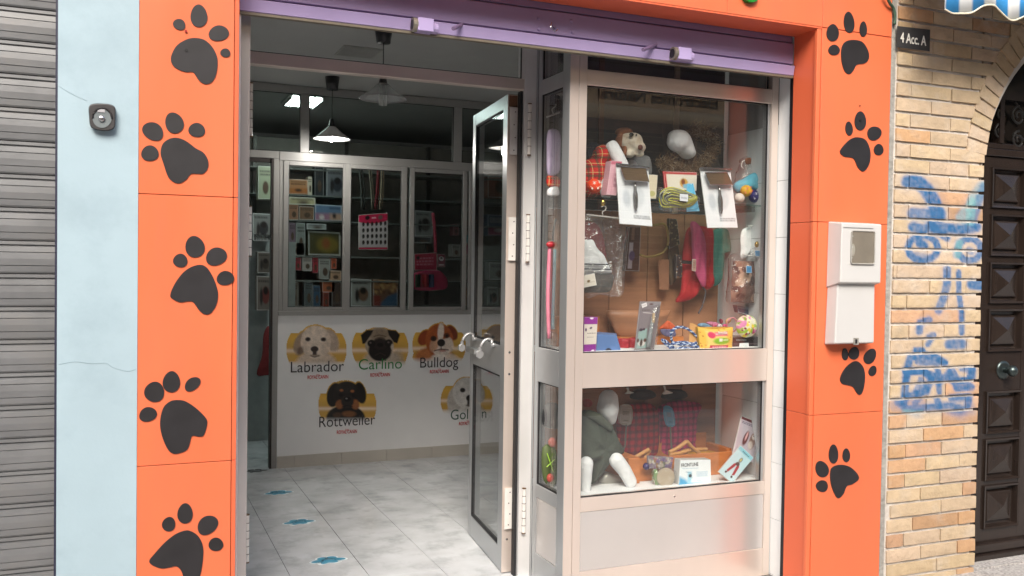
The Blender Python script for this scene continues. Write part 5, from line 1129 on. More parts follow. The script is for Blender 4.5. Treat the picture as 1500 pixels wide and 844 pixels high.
# light blue star toy in a bag
sb = thing('plush_star', 'light blue plush star in a clear bag at the right of the glass shelf', 'toy', tuple(at(1105, 292, 3.68)))
MB().pillow(pts(B_, smoothring([(590, 480), (640, 455), (700, 420), (785, 385), (760, 440), (745, 490), (790, 600), (735, 560), (680, 540), (600, 560), (570, 520)], 5), 3.64), .035, wob=.006).build('star', cm('#56a3ba', .85), sb, smooth=True)
MB().pillow(pts(B_, smoothring([(640, 300), (800, 270), (815, 400), (810, 620), (700, 640), (600, 560), (590, 440), (620, 350)], 5), 3.70), .05, wob=.018).build('bag', 'plastic_film', sb, smooth=True)
MB().pillow(pts(B_, smoothring([(655, 310), (715, 305), (720, 345), (665, 352)], 4), 3.67), .008).build('label', cm('#7a4a30', .6), sb)
MB().tube(curve(pts(B_, [(640, 385), (625, 365), (632, 335), (650, 322)], 3.63)), .003, 6).build('hook', 'white_plastic', sb)

# hangers
def hanger(f, xl, xr, y0, y1, hx, hy, Y, label, knob=None, col='white_plastic', w=.004, group=None, scale=1):
    t = thing('hanger', label, 'hanger', tuple(at(*f((xl+xr)/2, (y0+y1)/2), Y)), group)
    MB().tube([at(*f(xl, y0), Y), at(*f(xr, y1), Y)], w, 8).build('bar', col, t)
    k = scale
    MB().tube(curve(pts(f, [(hx, hy), (hx-4*k, hy-22*k), (hx+16*k, hy-36*k), (hx+22*k, hy-55*k), (hx+8*k, hy-68*k), (hx-12*k, hy-60*k)], Y)), w*.7, 6).build('hook', col, t, smooth=True)
    if knob: MB().ell(at(*f(*knob), Y), (.011, .010, .015), nu=14, nv=10).build('hook_ball', 'brass', t, smooth=True)
    return t
hanger(A_, 45, 290, 718, 745, 165, 722, 3.56, 'grey hanger with a brass knob at the left, above the white coat', knob=(165, 630), col=cm('#a8a29c', .4))
bgm = thing('dog_coat', 'white and black striped dog coat in a clear bag hanging at the left', 'dog coat', tuple(at(880, 430, 3.60)))
MB().pillow(pts(C_, smoothring([(0, 262), (60, 252), (105, 248), (125, 290), (155, 335), (205, 385), (235, 450), (260, 500), (270, 545), (120, 548), (0, 540)], 5), 3.62), .022, wob=.006).build('coat', 'white_cloth', bgm, smooth=True)
MB().pillow(pts(C_, smoothring([(0, 548), (140, 550), (280, 550), (290, 610), (275, 680), (240, 712), (120, 715), (0, 700)], 5), 3.625), .015, wob=.004).build('lower_coat', cm('#55524f', .85), bgm, smooth=True)
for y in (465, 508): MB().tube(curve([p+Vector((0, -.010, 0)) for p in pts(C_, [(0, y-2), (120, y), (240+(y-465)*.4, y+3)], 3.60)]), .003, 6).build('stripe', cm('#3a3c40', .8), bgm)
MB().pillow(pts(C_, smoothring([(20, 60), (230, 62), (410, 70), (405, 300), (390, 560), (362, 745), (180, 735), (20, 715)], 6), 3.61), .035, wob=.022, rings=(1, .98, .94, .88, .8, .7, .6, .5, .38, .25, .12)).build('bag', 'plastic_film', bgm, smooth=True)
for x, y in ((78, 112), (272, 135)): MB().ell(at(*C_(x, y), 3.585), (.004, .003, .004), nu=8, nv=6).build('popper', 'white_plastic', bgm)
card('tag', 'white garment label on the striped coat bag', 'tag', [C_(20, 568), C_(125, 543), C_(145, 650), C_(20, 675)], 3.565, .002, lambda c, h: (c.rect(0, 0, 100, h, '#d6cec2'), c.ell(45, h*.55, 12, 10, '#6e5634'), c.line([(5, h*.7), (90, h*.65)], 3, '#a89c8c')), n=24)
cloth('red_coat', C_, [(20, 95), (130, 100), (185, 180), (215, 300), (225, 420), (150, 360), (60, 250), (20, 240)], 3.75, cm('#8c1c1e', .85), label='dark red garment hanging behind the striped coat', cat='dog coat')
card('bottle_box', 'narrow pack with a white bottle hanging in the middle left', 'pack', [C_(430, 130), C_(535, 130), C_(520, 530), C_(395, 525)], 3.80, .03, lambda c, h: (c.rect(0, 0, 100, h, '#4a2c22'), c.rect(15, h*.36, 45, h*.95, '#9c9298', soft=6), c.ell(40, h*.66, 22, h*.11, '#4c3a5c', soft=6), c.rect(25, 8, 50, h*.3, '#71503f', soft=4)), body=cm('#40261e', .5))
# camouflage scrap in a bag left of the red coat
card('camo_pack', 'camouflage patterned garment in a clear bag left of the red coat', 'dog coat', [D_(0, 60), D_(70, 65), D_(95, 290), D_(0, 330)], 3.82, .02, lambda c, h: (c.rect(0, 0, 100, h, '#2c2a1e'), c.speck(26, 12, ['#8c8262', '#5a5436', '#1c1a14'])), body=cm('#3a3626', .8))
card('camo_pack', 'small bag of treats hanging left of the red coat', 'pack', [D_(62, 380), D_(105, 385), D_(130, 575), D_(60, 585)], 3.80, .02, lambda c, h: (c.rect(0, 0, 100, h, '#3a3234'), c.speck(22, 10, ['#c4bdb4', '#a8743c', '#4a4a5c'])), body=cm('#3a3234', .6))
# red, pink and teal coats
cloth('dog_coat', D_, [(165, 150), (230, 125), (330, 135), (385, 170), (380, 400), (385, 560), (395, 640), (340, 690), (300, 670), (265, 700), (195, 775), (60, 800), (100, 720), (115, 560), (120, 380), (140, 240)], 3.80, cm('#a81420', .8), depth=.035, wob=.014, label='bright red dog coat hanging in the centre of the upper window', cat='dog coat')
cloth('dog_coat', D_, [(190, 100), (235, 92), (280, 150), (315, 240), (325, 400), (325, 560), (320, 655), (292, 662), (255, 590), (215, 500), (205, 350), (200, 200)], 3.745, cm('#b84a72', .85), depth=.022, wob=.010, label='pink dog coat overlapping the red one', cat='dog coat')
cloth('dog_coat', D_, [(400, 160), (450, 150), (515, 160), (535, 250), (535, 345), (485, 362), (478, 480), (460, 610), (395, 658), (358, 560), (362, 420), (360, 250)], 3.82, cm('#3f7a70', .85), depth=.028, wob=.010, label='sea green dog coat hanging right of the red one', cat='dog coat')
solo('strap', 'black strap across the red coat', 'strap', MB().hull(pts(D_, [(112, 428), (200, 436), (198, 468), (112, 458)], 3.748), pts(D_, [(112, 428), (200, 436), (198, 468), (112, 458)], 3.753)), cm('#1c1214', .7), bevel=.001)
card('tag', 'beige card tag on the pink dog coat', 'tag', [D_(205, 420), D_(238, 420), D_(236, 530), D_(203, 522)], 3.715, .002, lambda c, h: (c.rect(0, 0, 100, h, '#a88a7c'), c.scrib(15, h*.2, 85, h*.8, 3, '#86685c')), n=12)
solo('lead', 'grey lead hanging from the red coat', 'lead', MB().tube(curve(pts(D_, [(295, 665), (322, 700), (315, 760), (290, 840), (260, 900)], 3.76)), .0045, 8), cm('#4a4448', .7), smooth=True)
# white bag, hangers and camouflage coat on the right
cloth('bag', D_, [(652, 155), (845, 155), (835, 260), (828, 335), (735, 345), (640, 420), (632, 340)], 3.66, 'white_cloth', depth=.012, wob=.006, label='white cloth garment hanging at the right edge under a hanger', cat='dog coat')
hanger(D_, 695, 845, 130, 122, 775, 128, 3.64, 'small white hanger high on the right edge of the window', knob=(805, 40), scale=.8)
hanger(D_, 652, 815, 380, 410, 730, 392, 3.60, 'small white hanger in front of the camouflage coat', knob=(775, 290), scale=.9)
cm_ = thing('dog_coat', 'brown camouflage dog coat in a clear bag hanging at the right', 'dog coat', tuple(at(*D_(690, 800), 3.62)))
def camo(c, h):
    c.rect(0, 0, 100, h, '#6e4c42'); c.speck(30, 11, ['#b08a74', '#4a2c2a', '#8c6656', '#c4a48e', '#3c2626'])
Cc = Cv(0, 0, 100, 130, 44, '#6e4c42'); camo(Cc, 130)
qq = pts(D_, [(560, 435), (765, 440), (800, 810), (545, 800)], 3.63)
def cpl(u, v, x, y):
    p = qq[0].lerp(qq[1], u).lerp(qq[3].lerp(qq[2], u), v); return p+Vector((0, -.03*math.sin(math.pi*u)*(.5+.5*math.sin(math.pi*min(1, v+.1)))+.006*mnoise.noise(p*30), 0))
Cc.sheet(cpl).build('coat', 'cloth_print', cm_, smooth=True)
MB().pillow(pts(D_, smoothring([(545, 380), (700, 400), (820, 430), (825, 620), (800, 820), (640, 800), (515, 800), (530, 600)], 5), 3.62), .045, wob=.02).build('bag', 'plastic_film', cm_, smooth=True)
for nm, Q in (('upper blue card tag hanging beside the small hanger', [(758, 342), (803, 345), (803, 397), (760, 393)]), ('lower blue card tag on the camouflage coat', [(680, 478), (727, 480), (730, 543), (683, 541)])):
    card('tag', nm, 'tag', [D_(*p) for p in Q], 3.572, .002, lambda c, h: (c.rect(0, 0, 100, h, '#4684b4'), c.scrib(20, h*.3, 80, h*.7, 2, '#3a6c94')), n=12)
card('card', 'white folded card at the right edge behind the camouflage coat', 'card', [D_(765, 500), D_(830, 512), D_(825, 620), D_(770, 690)], 3.64, .004, lambda c, h: c.rect(0, 0, 100, h, '#c9c9c6'))
card('panel_tile', 'dark red shelf card high at the right edge of the window', 'card', [B_(690, 640), B_(800, 650), B_(800, 720), B_(670, 720)], 3.86, .01, lambda c, h: c.rect(0, 0, 100, h, '#5c2228'))
# ---- goods standing on the display floor
def purple(c, h):
    c.rect(0, 0, 100, h, '#dcd2c8'); c.rect(0, 0, 100, h*.2, '#8c2c92'); c.rect(0, h*.79, 100, h, '#842a8c'); c.ell(55, h*.02, 14, 8, '#e8d8e8'); c.ell(14, h*.36, 7, h*.05, '#4a1c5c'); c.ell(52, h*.31, 11, 7, '#584a64', -20); c.ell(75, h*.98, 12, 6, '#e8d8e8'); c.scrib(25, h*.44, 90, h*.49, 1, '#6a6468'); c.scrib(25, h*.56, 75, h*.6, 1, '#8a8488')
card('carton', 'narrow purple and white carton at the left corner of the upper window', 'box', [E_(55, 325), E_(240, 325), E_(213, 795), E_(42, 805)], 3.53, .035, purple, body=cm('#842a8c', .5), n=44)
bc = thing('pet_toilet', 'blue plastic box with a round notch beside the purple carton', 'box', tuple(at(*E_(380, 800), 3.58)))
MB().hull(pts(E_, [(228, 560), (500, 572), (565, 797), (212, 797)], 3.56), pts(E_, [(228, 525), (500, 545), (540, 780), (228, 780)], 3.64)).build('shell', cm('#5b7cb0', .35), bc, bevel=.004)
MB().hull(pts(E_, ellring(388, 795, 42, 45)[0:14][::-1] if False else [(388+44*math.cos(t/12*math.pi), 797-48*math.sin(t/12*math.pi)) for t in range(13)], 3.557), pts(E_, [(388+44*math.cos(t/12*math.pi), 797-48*math.sin(t/12*math.pi)) for t in range(13)], 3.561)).build('notch', cm('#1c2438', .5), bc)
cloth('pouch', E_, [(520, 625), (640, 615), (760, 605), (765, 700), (745, 790), (570, 790), (540, 720)], 3.66, cm('#a01828', .6), depth=.02, wob=.012, label='red pouch lying between the blue box and the comb pack', cat='pouch')
def combp(c, h):
    c.rect(0, 0, 100, h, '#80777c'); c.rect(4, h*.02, 96, h*.07, '#918a8e'); c.poly([(8, h*.62), (50, h*.55), (58, h*.96), (6, h*.97)], '#8fa8a4', 6); c.ell(20, h*.58, 9, 6, '#3b2a3c'); c.ell(34, h*.57, 6, 5, '#3b2a3c'); c.line([(20, h*.22), (70, h*.24)], 3.4, '#c4bcbc')
    c.ell(30, h*.86, 18, h*.06, '#d0c8c4', 0, 4); c.ell(28, h*.85, 7, h*.08, '#3a2a28', 0, 4); c.ell(46, h*.8, 8, 8, '#5c3a34', 0, 4); c.ell(10, h*.8, 6, 8, '#4c3230', 0, 4); c.scrib(14, h*.15, 55, h*.19, 1, '#4a4448'); c.ell(55, h*.045, 10, 3, '#4c2c2c')
ck = card('comb_pack', 'tall grey blister pack with a metal trimmer tool', 'pack', [E_(820, 108), E_(1108, 112), E_(1015, 770), E_(745, 788)], 3.535, .004, combp, n=60, body=cm('#80777c', .5))
MB().tube(pts(E_, [(1000, 300), (985, 420), (955, 600), (930, 740)], 3.522), [.004, .008, .011, .009], 12).build('tool_handle', cm('#8c9296', .35), ck, smooth=True)
MB().tube(pts(E_, [(1010, 270), (1000, 400)], 3.520), [.006, .009], 10).build('tool_tip', cm('#b49c7c', .5), ck); MB().tube([at(*E_(1070, 180), 3.525), at(*E_(1045, 320), 3.525)], .0018, 6).build('blade', 'steel', ck)
MB().pillow(pts(E_, smoothring([(1000, 200), (1090, 160), (1060, 400), (1040, 700), (930, 770), (900, 650), (940, 400)], 4), 3.53), .022, wob=.002).build('blister', 'plastic_film', ck, smooth=True)
card('tag', 'small white price sticker on the trimmer pack', 'tag', [E_(838, 148), E_(908, 124), E_(920, 172), E_(852, 200)], 3.532, .0008, lambda c, h: (c.rect(0, 0, 100, h, '#e4dede'), c.scrib(15, h*.4, 85, h*.6, 1, '#b0a4a8')), n=10)
rp = thing('rope_toy', 'blue and white twisted rope lead looped on the display floor', 'rope', tuple(at(*F5(180, 760), 3.57)))
for j, (ring_, dy) in enumerate((([(30, 600), (30, 540), (80, 480), (160, 460), (240, 480), (320, 530), (390, 600), (410, 660), (330, 690), (200, 670), (80, 680), (40, 650)], 0), ([(0, 720), (60, 680), (150, 700), (230, 690), (330, 710), (400, 730), (340, 755), (200, 740), (100, 760), (20, 770)], -.01), ([(-100, 640), (-60, 690), (0, 730), (60, 745), (0, 700), (-60, 650)], -.005))):
    pth = [p+Vector((0, dy, 0)) for p in pts(F5, smoothring(ring_, 9), 3.57)]
    for s, colr in ((0, '#26406e'), (math.pi*.66, '#bcc8dc'), (math.pi*1.33, '#3a5a94')):
        tw = [p+Vector((.0035*math.cos(i*.8+s), .0035*math.sin(i*.8+s), .0035*math.sin(i*.8+s))) for i, p in enumerate(pth)]
        MB().tube(tw, .0036, 6, closed=True).build('strand', cm(colr, .8), rp, smooth=True)
ty = thing('treat_bag', 'yellow treat bag with pink lettering panel on the display floor', 'bag', tuple(at(*F5(640, 765), 3.55)))
def yel(c, h):
    c.rect(0, 0, 100, h, '#e4b850'); c.speck(26, 2.2, ['#c87a2c', '#a85c22']); c.rect(18, h*.1, 76, h*.88, '#ecd27c', 8); c.ell(32, h*.3, 11, h*.16, '#d03a64', 0, 3); c.rect(42, h*.14, 80, h*.34, '#d85a78', 5); c.ell(60, h*.58, 25, h*.17, '#86b82c', 0, 4); c.rect(26, h*.79, 84, h*.98, '#c02a4c', 2)
    c.scrib(34, h*.84, 78, h*.93, 1, '#f0dce0'); c.rect(52, h*.46, 62, h*.6, '#ece8dc'); c.scrib(44, h*.2, 78, h*.29, 1, '#fbeef0'); c.scrib(64, h*.5, 80, h*.58, 1, '#f4f4e0')
q4 = pts(F5, [(395, 462), (880, 462), (865, 765), (430, 768)], 3.55)
cy_ = Cv(0, 0, 100, 62, 60, '#e4b850'); yel(cy_, 62)
def ypl(u, v, x, y):
    p = q4[0].lerp(q4[1], u).lerp(q4[3].lerp(q4[2], u), v); return p+Vector((0, -.022*(math.sin(math.pi*u)*math.sin(math.pi*v))**.6, -.006*math.sin(math.pi*u)*(1-v)*1.5))
cy_.sheet(ypl).build('front', 'print', ty, smooth=True); MB().hull([p+Vector((0, .001, 0)) for p in q4], [p+Vector((0, .02, 0)) for p in q4]).build('back', cm('#c89a3c', .5), ty)
MB().hull(pts(F5, [(285, 405), (330, 410), (440, 470), (445, 560), (410, 760), (275, 690)], 3.575), pts(F5, [(285, 405), (330, 410), (440, 470), (445, 560), (410, 760), (275, 690)], 3.58)).build('side_flap', cm('#d8a468', .5), ty)
text('favorite', q4[0].lerp(q4[1], .62).lerp(q4[3].lerp(q4[2], .62), .28)+Vector((0, -.022, 0)), .016, 'white_ink', ty, off=.0004)
for x, y, colr in ((625, 455, '#c4587c'), (697, 458, '#d8cfd6'), (765, 455, '#c04a78')):
    solo('toy_ring', {625: 'left pink', 697: 'white', 765: 'right pink'}[x]+' ring of the small toys above the treat bag', 'toy', MB().tube([at(*F5(x+20*math.cos(a), y+22*math.sin(a)), 3.59) for a in [i*math.pi/8 for i in range(16)]], .0055, 8, closed=True), cm(colr, .4), smooth=True)
cloth('soft_toy', F5, [(395, 425), (440, 405), (500, 410), (560, 440), (620, 465), (560, 485), (460, 480), (400, 450)], 3.60, cm('#6d8ea8', .8), depth=.015, label='grey blue fish shaped soft toy behind the treat bag', cat='toy')
solo('bracelet', 'pale pink loop lying behind the flowered toy', 'loop', MB().tube(pts(F5, [(900+ -30+70*math.cos(a), 430+95*math.sin(a)) for a in [i*math.pi/10 for i in range(20)]], 3.62), .004, 6, closed=True), cm('#b87c88', .5), smooth=True)
fb = thing('toy_ball', 'round cushion toy with a yellow, green and pink flower print', 'toy', tuple(at(*F5(1070, 610), 3.56)))
cf = Cv(0, 0, 100, 100, 44, '#d9d6b4'); cf.speck(34, 11, ['#e0c83c', '#93b83c', '#b8326c', '#d6d2c4', '#cf7fae', '#7e9c2c']); cf.speck(16, 5, ['#8c1c50', '#f0ecd8'])
ctr = at(*F5(1065, 450), 3.56); rx = at(*F5(1205, 450), 3.56).x-ctr.x; rz = ctr.z-at(*F5(1065, 605), 3.56).z
def fpl(u, v, x, y):
    a, b = u*2-1, v*2-1; r = max(abs(a), abs(b)); l = math.hypot(a, b) or 1; a, b = a*r/l, b*r/l; return ctr+Vector((a*rx, -.035*math.sqrt(max(0, 1-a*a-b*b)), -b*rz))
cf.sheet(fpl).build('cushion', 'cloth_print', fb, smooth=True); MB().ell(ctr+Vector((0, .003, 0)), (rx, .02, rz)).build('back', cm('#b8b48c', .8), fb, smooth=True)
def darkp(c, h):
    c.rect(0, 0, 100, h, '#2a2024'); c.scrib(15, h*.2, 50, h*.36, 1, '#aebfc4'); c.line([(5, h*.6), (98, h*.58)], 1.6, '#77676c')
card('carton', 'dark brown box with a white sticker in the right corner of the upper window', 'box', [F5(862, 590), F5(1255, 588), F5(1258, 765), F5(855, 765)], 3.585, .06, darkp, body=cm('#2a2024', .5), n=40)
card('tag', 'white price sticker on the dark brown box', 'tag', [F5(968, 683), F5(1095, 678), F5(1096, 758), F5(962, 760)], 3.580, .001, lambda c, h: (c.rect(0, 0, 100, h, '#dfe4e8'), c.scrib(15, h*.55, 85, h*.7, 1, '#8c9498')), n=12)
card('carton', 'slate blue flat box leaning above the flowered toy', 'box', [F5(925, 160), F5(1245, 195), F5(1260, 350), F5(950, 260)], 3.66, .03, lambda c, h: (c.rect(0, 0, 100, h, '#4a4a62'), c.line([(5, 6), (95, 5)], 5, '#b4b8c8')), body=cm('#4a4a62', .4))
card('carton', 'ochre wedge behind the flowered toy', 'box', [F5(1130, 310), F5(1265, 360), F5(1262, 460), F5(1190, 430)], 3.64, .02, lambda c, h: c.rect(0, 0, 100, h, '#9a6a2c'), body=cm('#9a6a2c', .6))
wb = thing('reflection_bowl', 'wide reddish brown bowl shape standing in for a wood reflection behind the goods', 'bowl', tuple(at(935, 512, 3.88)))  # bowl shape added in place of a round brown reflection
bw_ = at(935, 470, 3.83); MB().lathe((bw_.x, 3.83, 1.063), [(.0, .0), (.06, .0), (.12, .05), (.165, .13), (.175, .16), (.165, .16), (.15, .12), (.11, .055), (.0, .02)], 36).build('bowl', 'wood_back', wb, smooth=True)
for v in wb.children[0].data.vertices: v.co.y = -.05+(v.co.y+.05)*.28
MB().box(1.83, 2.05, 3.78, 3.87, 1.0625, 1.20).build('wooden_box', 'orange_wood', None, bevel=.003); bpy.data.objects['wooden_box']['label'] = 'orange brown wooden block at the back left of the upper display'; bpy.data.objects['wooden_box']['category'] = 'box'
MB().box(2.15, 2.50, 3.76, 3.87, 1.0625, 1.10).build('wooden_board', 'orange_wood', None, bevel=.003); bpy.data.objects['wooden_board']['label'] = 'orange brown board lying low behind the rope lead'; bpy.data.objects['wooden_board']['category'] = 'board'

# ================================================================ LOWER WINDOW
mq = thing('dog_mannequin', 'white stuffed dog dummy in a dark green jacket in the lower window', 'mannequin', tuple(at(870, 722, 3.62)))
def chain(f, P, Y, R, m, name, rm=.007, parent=mq, sy=1):
    mb = MB(); pp = [at(*f(x, y), Y+dy) for x, y, dy in P]
    for (a, b), (ra, rb) in zip(zip(pp[:-1], pp[1:]), zip(R[:-1], R[1:])):
        for k in range(6): t = k/5; r = ra*(1-t)+rb*t; mb.ell(a.lerp(b, t), (r, r*sy, r), nu=14, nv=8)
    return mb.build(name, m, parent, remesh=rm)
chain(G5, [(205, 125, 0), (200, 190, 0), (225, 270, .01)], 3.66, [.046, .052, .026], 'white_cloth', 'head')
chain(G5, [(45, 590, -.01), (42, 700, -.01), (38, 790, -.01)], 3.60, [.032, .027, .022], 'white_cloth', 'leg')
chain(G5, [(265, 570, 0), (320, 640, -.005), (365, 722, -.01)], 3.60, [.036, .033, .030], 'white_cloth', 'leg')
mb = MB().pillow(pts(G5, smoothring([(0, 240), (60, 205), (110, 225), (170, 275), (235, 335), (275, 420), (315, 495), (290, 525), (235, 560), (210, 580), (165, 650), (120, 700), (75, 742), (80, 640), (105, 570), (60, 555), (0, 550)], 6), 3.66), .055, wob=.014, rings=(1, .985, .95, .88, .78, .66, .52, .38, .24, .1))
mb.build('jacket', mat('jacket_green', (.045, .056, .040), .8, var=.25, scale=20, bump=.5, bscale=30), mq, smooth=True)
chain(G5, [(60, 230, -.02), (130, 260, -.05), (215, 330, -.05)], 3.66, [.020, .024, .018], mat('jacket_collar', (.07, .08, .058), .85, bump=.4), 'collar')
solo('tray', 'pale metal bowl lying behind the paw of the dummy', 'bowl', MB().pillow(pts(G5, smoothring([(130, 715), (175, 650), (240, 668), (300, 690), (305, 735), (220, 748), (160, 740)], 5), 3.70), .03), cm('#a8a49c', .35, .4), smooth=True)
def plaid(f, P, m, label, Y, tagq, strap):
    t = thing('plaid_shirt', label, 'dog shirt', tuple(at(*f(*P[-3]), Y)))
    MB().pillow(pts(f, smoothring(P, 5), Y), .03, wob=.010, rings=(1, .98, .92, .84, .74, .62, .5, .36, .2)).build('shirt', m, t, smooth=True); return t
plaid(G5, [(265, 240), (330, 170), (420, 150), (520, 160), (570, 230), (575, 380), (560, 520), (480, 560), (380, 560), (290, 520), (270, 400)], 'red_plaid', 'red and black plaid dog shirt hanging in the lower window, left of two', 3.855, None, None)
plaid(G5, [(545, 300), (560, 200), (600, 160), (700, 130), (800, 140), (880, 165), (850, 260), (845, 420), (830, 520), (700, 560), (560, 520)], 'pink_plaid', 'pink and dark plaid dog shirt hanging in the lower window, right of two', 3.86, None, None)
for cx, nm in ((450, 'left'), (680, 'right')):
    solo('shirt_shoulders', 'dark padded shoulder form above the %s plaid shirt' % nm, 'form', MB().pillow(pts(G5, smoothring([(cx-90, 110), (cx-60, 60), (cx, 50), (cx+70, 60), (cx+100, 100), (cx+40, 125), (cx-50, 125)], 4), 3.85), .025), cm('#2a2220', .9), smooth=True)
for x, nm in ((345, 'left'), (625, 'right')):
    cloth('hook_cover', G5, [(x-10, 40), (x+5, 38), (x+12, 65), (x+45, 78), (x-20, 85), (x-5, 65)] if nm == 'left' else [(x-22, 25), (x-10, 25), (x-2, 60), (x+50, 78), (x-25, 88), (x-12, 60)], 3.78, cm('#c8c4bc', .5), depth=.006, wob=0, label='small white bird shaped hook cover above the %s plaid shirt' % nm, cat='hook')
def tagp(col, dark):
    return lambda c, h: (c.rect(0, 0, 100, h, col), c.scrib(20, h*.2, 80, h*.5, 3, dark), c.scrib(35, h*.8, 80, h*.88, 1, '#3a342e'))
def hangtag(f, Q, strap, label, col, dark):
    t = thing('hang_tag', label, 'tag', tuple(at(*f(*Q[3]), 3.80)))
    r = smoothring(Q, 3); MB().hull(pts(f, r, 3.80), pts(f, r, 3.803)).build('back', cm(col, .6), t)
    card('x', '', '', [f(Q[0][0]+6, Q[0][1]+12), f(Q[1][0]-4, Q[1][1]+12), f(Q[2][0]-8, Q[2][1]-4), f(Q[3][0]+8, Q[3][1]-4)], 3.799, .001, tagp(col, dark), n=28, parent=t, part='face', body=cm(col, .6))
    MB().tube(curve(pts(f, strap, 3.795)), .0042, 8).build('strap', cm('#6e665e', .6), t, smooth=True)
hangtag(G5, [(290, 172), (375, 175), (370, 305), (280, 295)], [(335, 310), (330, 400), (325, 460), (312, 495)], 'pale grey hang tag with a strap on the red plaid shirt', '#a9a096', '#6c645c')
hangtag(G5, [(605, 180), (670, 190), (690, 312), (622, 310)], [(655, 320), (658, 400), (662, 450), (665, 490)], 'blue hang tag with a strap on the pink plaid shirt', '#5a92b4', '#8c6a5c')
# heap of wooden hangers
hp = []
for i, (f, P, lab_) in enumerate(((G5, [(345, 575), (420, 535), (500, 488)], 'wooden hanger rising behind the left treat box'), (G5, [(350, 640), (430, 600), (505, 492)], 'wooden hanger forming the lower side of the left triangle'), (G5, [(365, 600), (430, 550), (455, 575), (400, 625)], 'short wooden hanger inside the left triangle'),
      (H5, [(0, 510), (60, 480), (130, 430)], 'wooden hanger leaning to the left above the yellow bowl'), (H5, [(130, 430), (170, 475), (225, 520)], 'wooden hanger sloping down behind the yellow bowl'), (H5, [(45, 560), (100, 505), (180, 492), (275, 488)], 'long wooden hanger on top of the yellow bowl'), (H5, [(0, 525), (80, 515), (140, 498)], 'short wooden hanger lying left of the yellow bowl'))):
    ps = curve(pts(f, P, 3.70+.012*(i % 3))); mb = MB(); n_ = Vector((0, 1, 0))
    solo('wooden_hanger', lab_, 'hanger', mb.tube(ps, .0095, 10), 'hanger_wood', smooth=True, group='wooden hangers heaped in the lower window')
solo('yellow_bowl', 'yellow plastic bowl under the wooden hangers', 'bowl', MB().lathe((at(*H5(235, 560), 3.74).x, 3.74, at(*H5(235, 590), 3.74).z-.01), [(0, 0), (.045, 0), (.068, .03), (.078, .062), (.073, .062), (.06, .03), (0, .006)], 32), cm('#b8842a', .4), smooth=True)
solo('yellow_bag', 'small yellow and lilac pack left of the yellow bowl', 'pack', MB().pillow(pts(H5, smoothring([(40, 570), (110, 545), (165, 545), (160, 600), (60, 610)], 4), 3.68), .012, wob=.004), cm('#b39a5c', .5), smooth=True)
cr_ = thing('wooden_crate', 'orange wooden crate on the floor of the lower window', 'crate', (2.42, 3.80, .441))
a, b = at(*G5(410, 640), 3.66), at(*H5(637, 600), 3.66)
zt = .56
MB().box(2.13, 2.19, 3.63, 3.86, .441, zt).build('end_board', 'orange_wood', cr_, bevel=.002); MB().box(2.1905, 2.73, 3.66, 3.675, .441, zt-.012).build('front_board', 'orange_wood', cr_, bevel=.002)
MB().box(2.1905, 2.70, 3.845, 3.86, .441, zt+.05).build('rear_board', 'orange_wood', cr_, bevel=.002); MB().box(2.1905, 2.70, 3.676, 3.844, .441, .452).build('bottom_board', 'wood_back', cr_)
MB().box(2.70, 2.73, 3.676, 3.86, .441, zt).build('end_board', 'orange_wood', cr_, bevel=.002)
# treats, plate, frontline box
tb = thing('treat_pack', 'clear bag of colourful chews above a round clear tub', 'pack', tuple(at(*G5(590, 630), 3.60)))
def chews(c, h): c.rect(0, 0, 100, h, '#8c7c8c'); c.speck(46, 7, ['#c8bca8', '#6c4a8c', '#a8742c', '#b84a6c', '#d4d0c4', '#5c6c4c'])
qa = [G5(490, 535), G5(678, 545), G5(662, 635), G5(498, 628)]
card('x', '', '', qa, 3.61, .012, chews, n=40, parent=tb, part='filling', body=cm('#8c7c8c', .6)); MB().pillow([at(*p, 3.60) for p in qa], .02, wob=.006).build('film', 'plastic_film', tb)
solo('toy_ball', 'small dark violet ball beside the colourful chews', 'toy', MB().ell(at(*G5(480, 612), 3.62), (.016, .016, .016)), cm('#2c2058', .4), smooth=True)
tu = thing('treat_tub', 'round cream disc in a clear tub in front of the orange crate', 'tub', tuple(at(*G5(600, 765), 3.57)))
MB().hull(pts(G5, ellring(622, 692, 66, 70), 3.565), pts(G5, ellring(622, 692, 66, 70), 3.58)).build('disc', cm('#b5a58c', .55), tu, bevel=.003)
MB().pillow(pts(G5, smoothring([(530, 640), (600, 620), (690, 640), (695, 740), (640, 772), (555, 765), (525, 700)], 5), 3.575), .03, wob=.006).build('film', 'plastic_film', tu, smooth=True)
MB().pillow(pts(G5, smoothring([(535, 640), (560, 640), (560, 700), (590, 765), (550, 762)], 4), 3.585), .006).build('green_edge', cm('#7a9a5c', .6), tu, smooth=True)
def front(c, h):
    c.rect(0, 0, 100, h, '#e4ebee'); c.poly([(0, h*.62), (18, h*.72), (45, h), (0, h)], '#3c9cc8', 10); c.rect(0, h*.88, 100, h*1.0, '#3a9cca', 6); c.ell(70, h*.96, 26, 8, '#bfe6f2', 0, 4); c.rect(26, h*.44, 38, h*.9, '#9ad0e4', 6); c.scrib(54, h*.44, 90, h*.66, 4, '#8cb8d4'); c.scrib(8, h*.30, 60, h*.33, 1, '#5a98b8'); c.ell(34, h*.6, 5, 5, '#28303c'); c.line([(20, h*.45), (38, h*.5), (40, h*.7)], 1.5, '#5c86a0'); c.scrib(55, h*.78, 70, h*.82, 1, '#8cb8d4')
ft = card('medicine_box', 'white and blue box reading Frontline in the lower window', 'box', [H5(80, 565), H5(302, 562), H5(308, 748), H5(66, 762)], 3.55, .045, front, n=64)
qf = [H5(80, 565), H5(302, 562), H5(308, 748), H5(66, 762)]
p = at(*H5(150, 613), 3.548); text('FRONTLINE', p, .024, 'black_ink', ft, off=0, width=at(*H5(216, 600), 3.548).x-at(*H5(92, 600), 3.548).x)
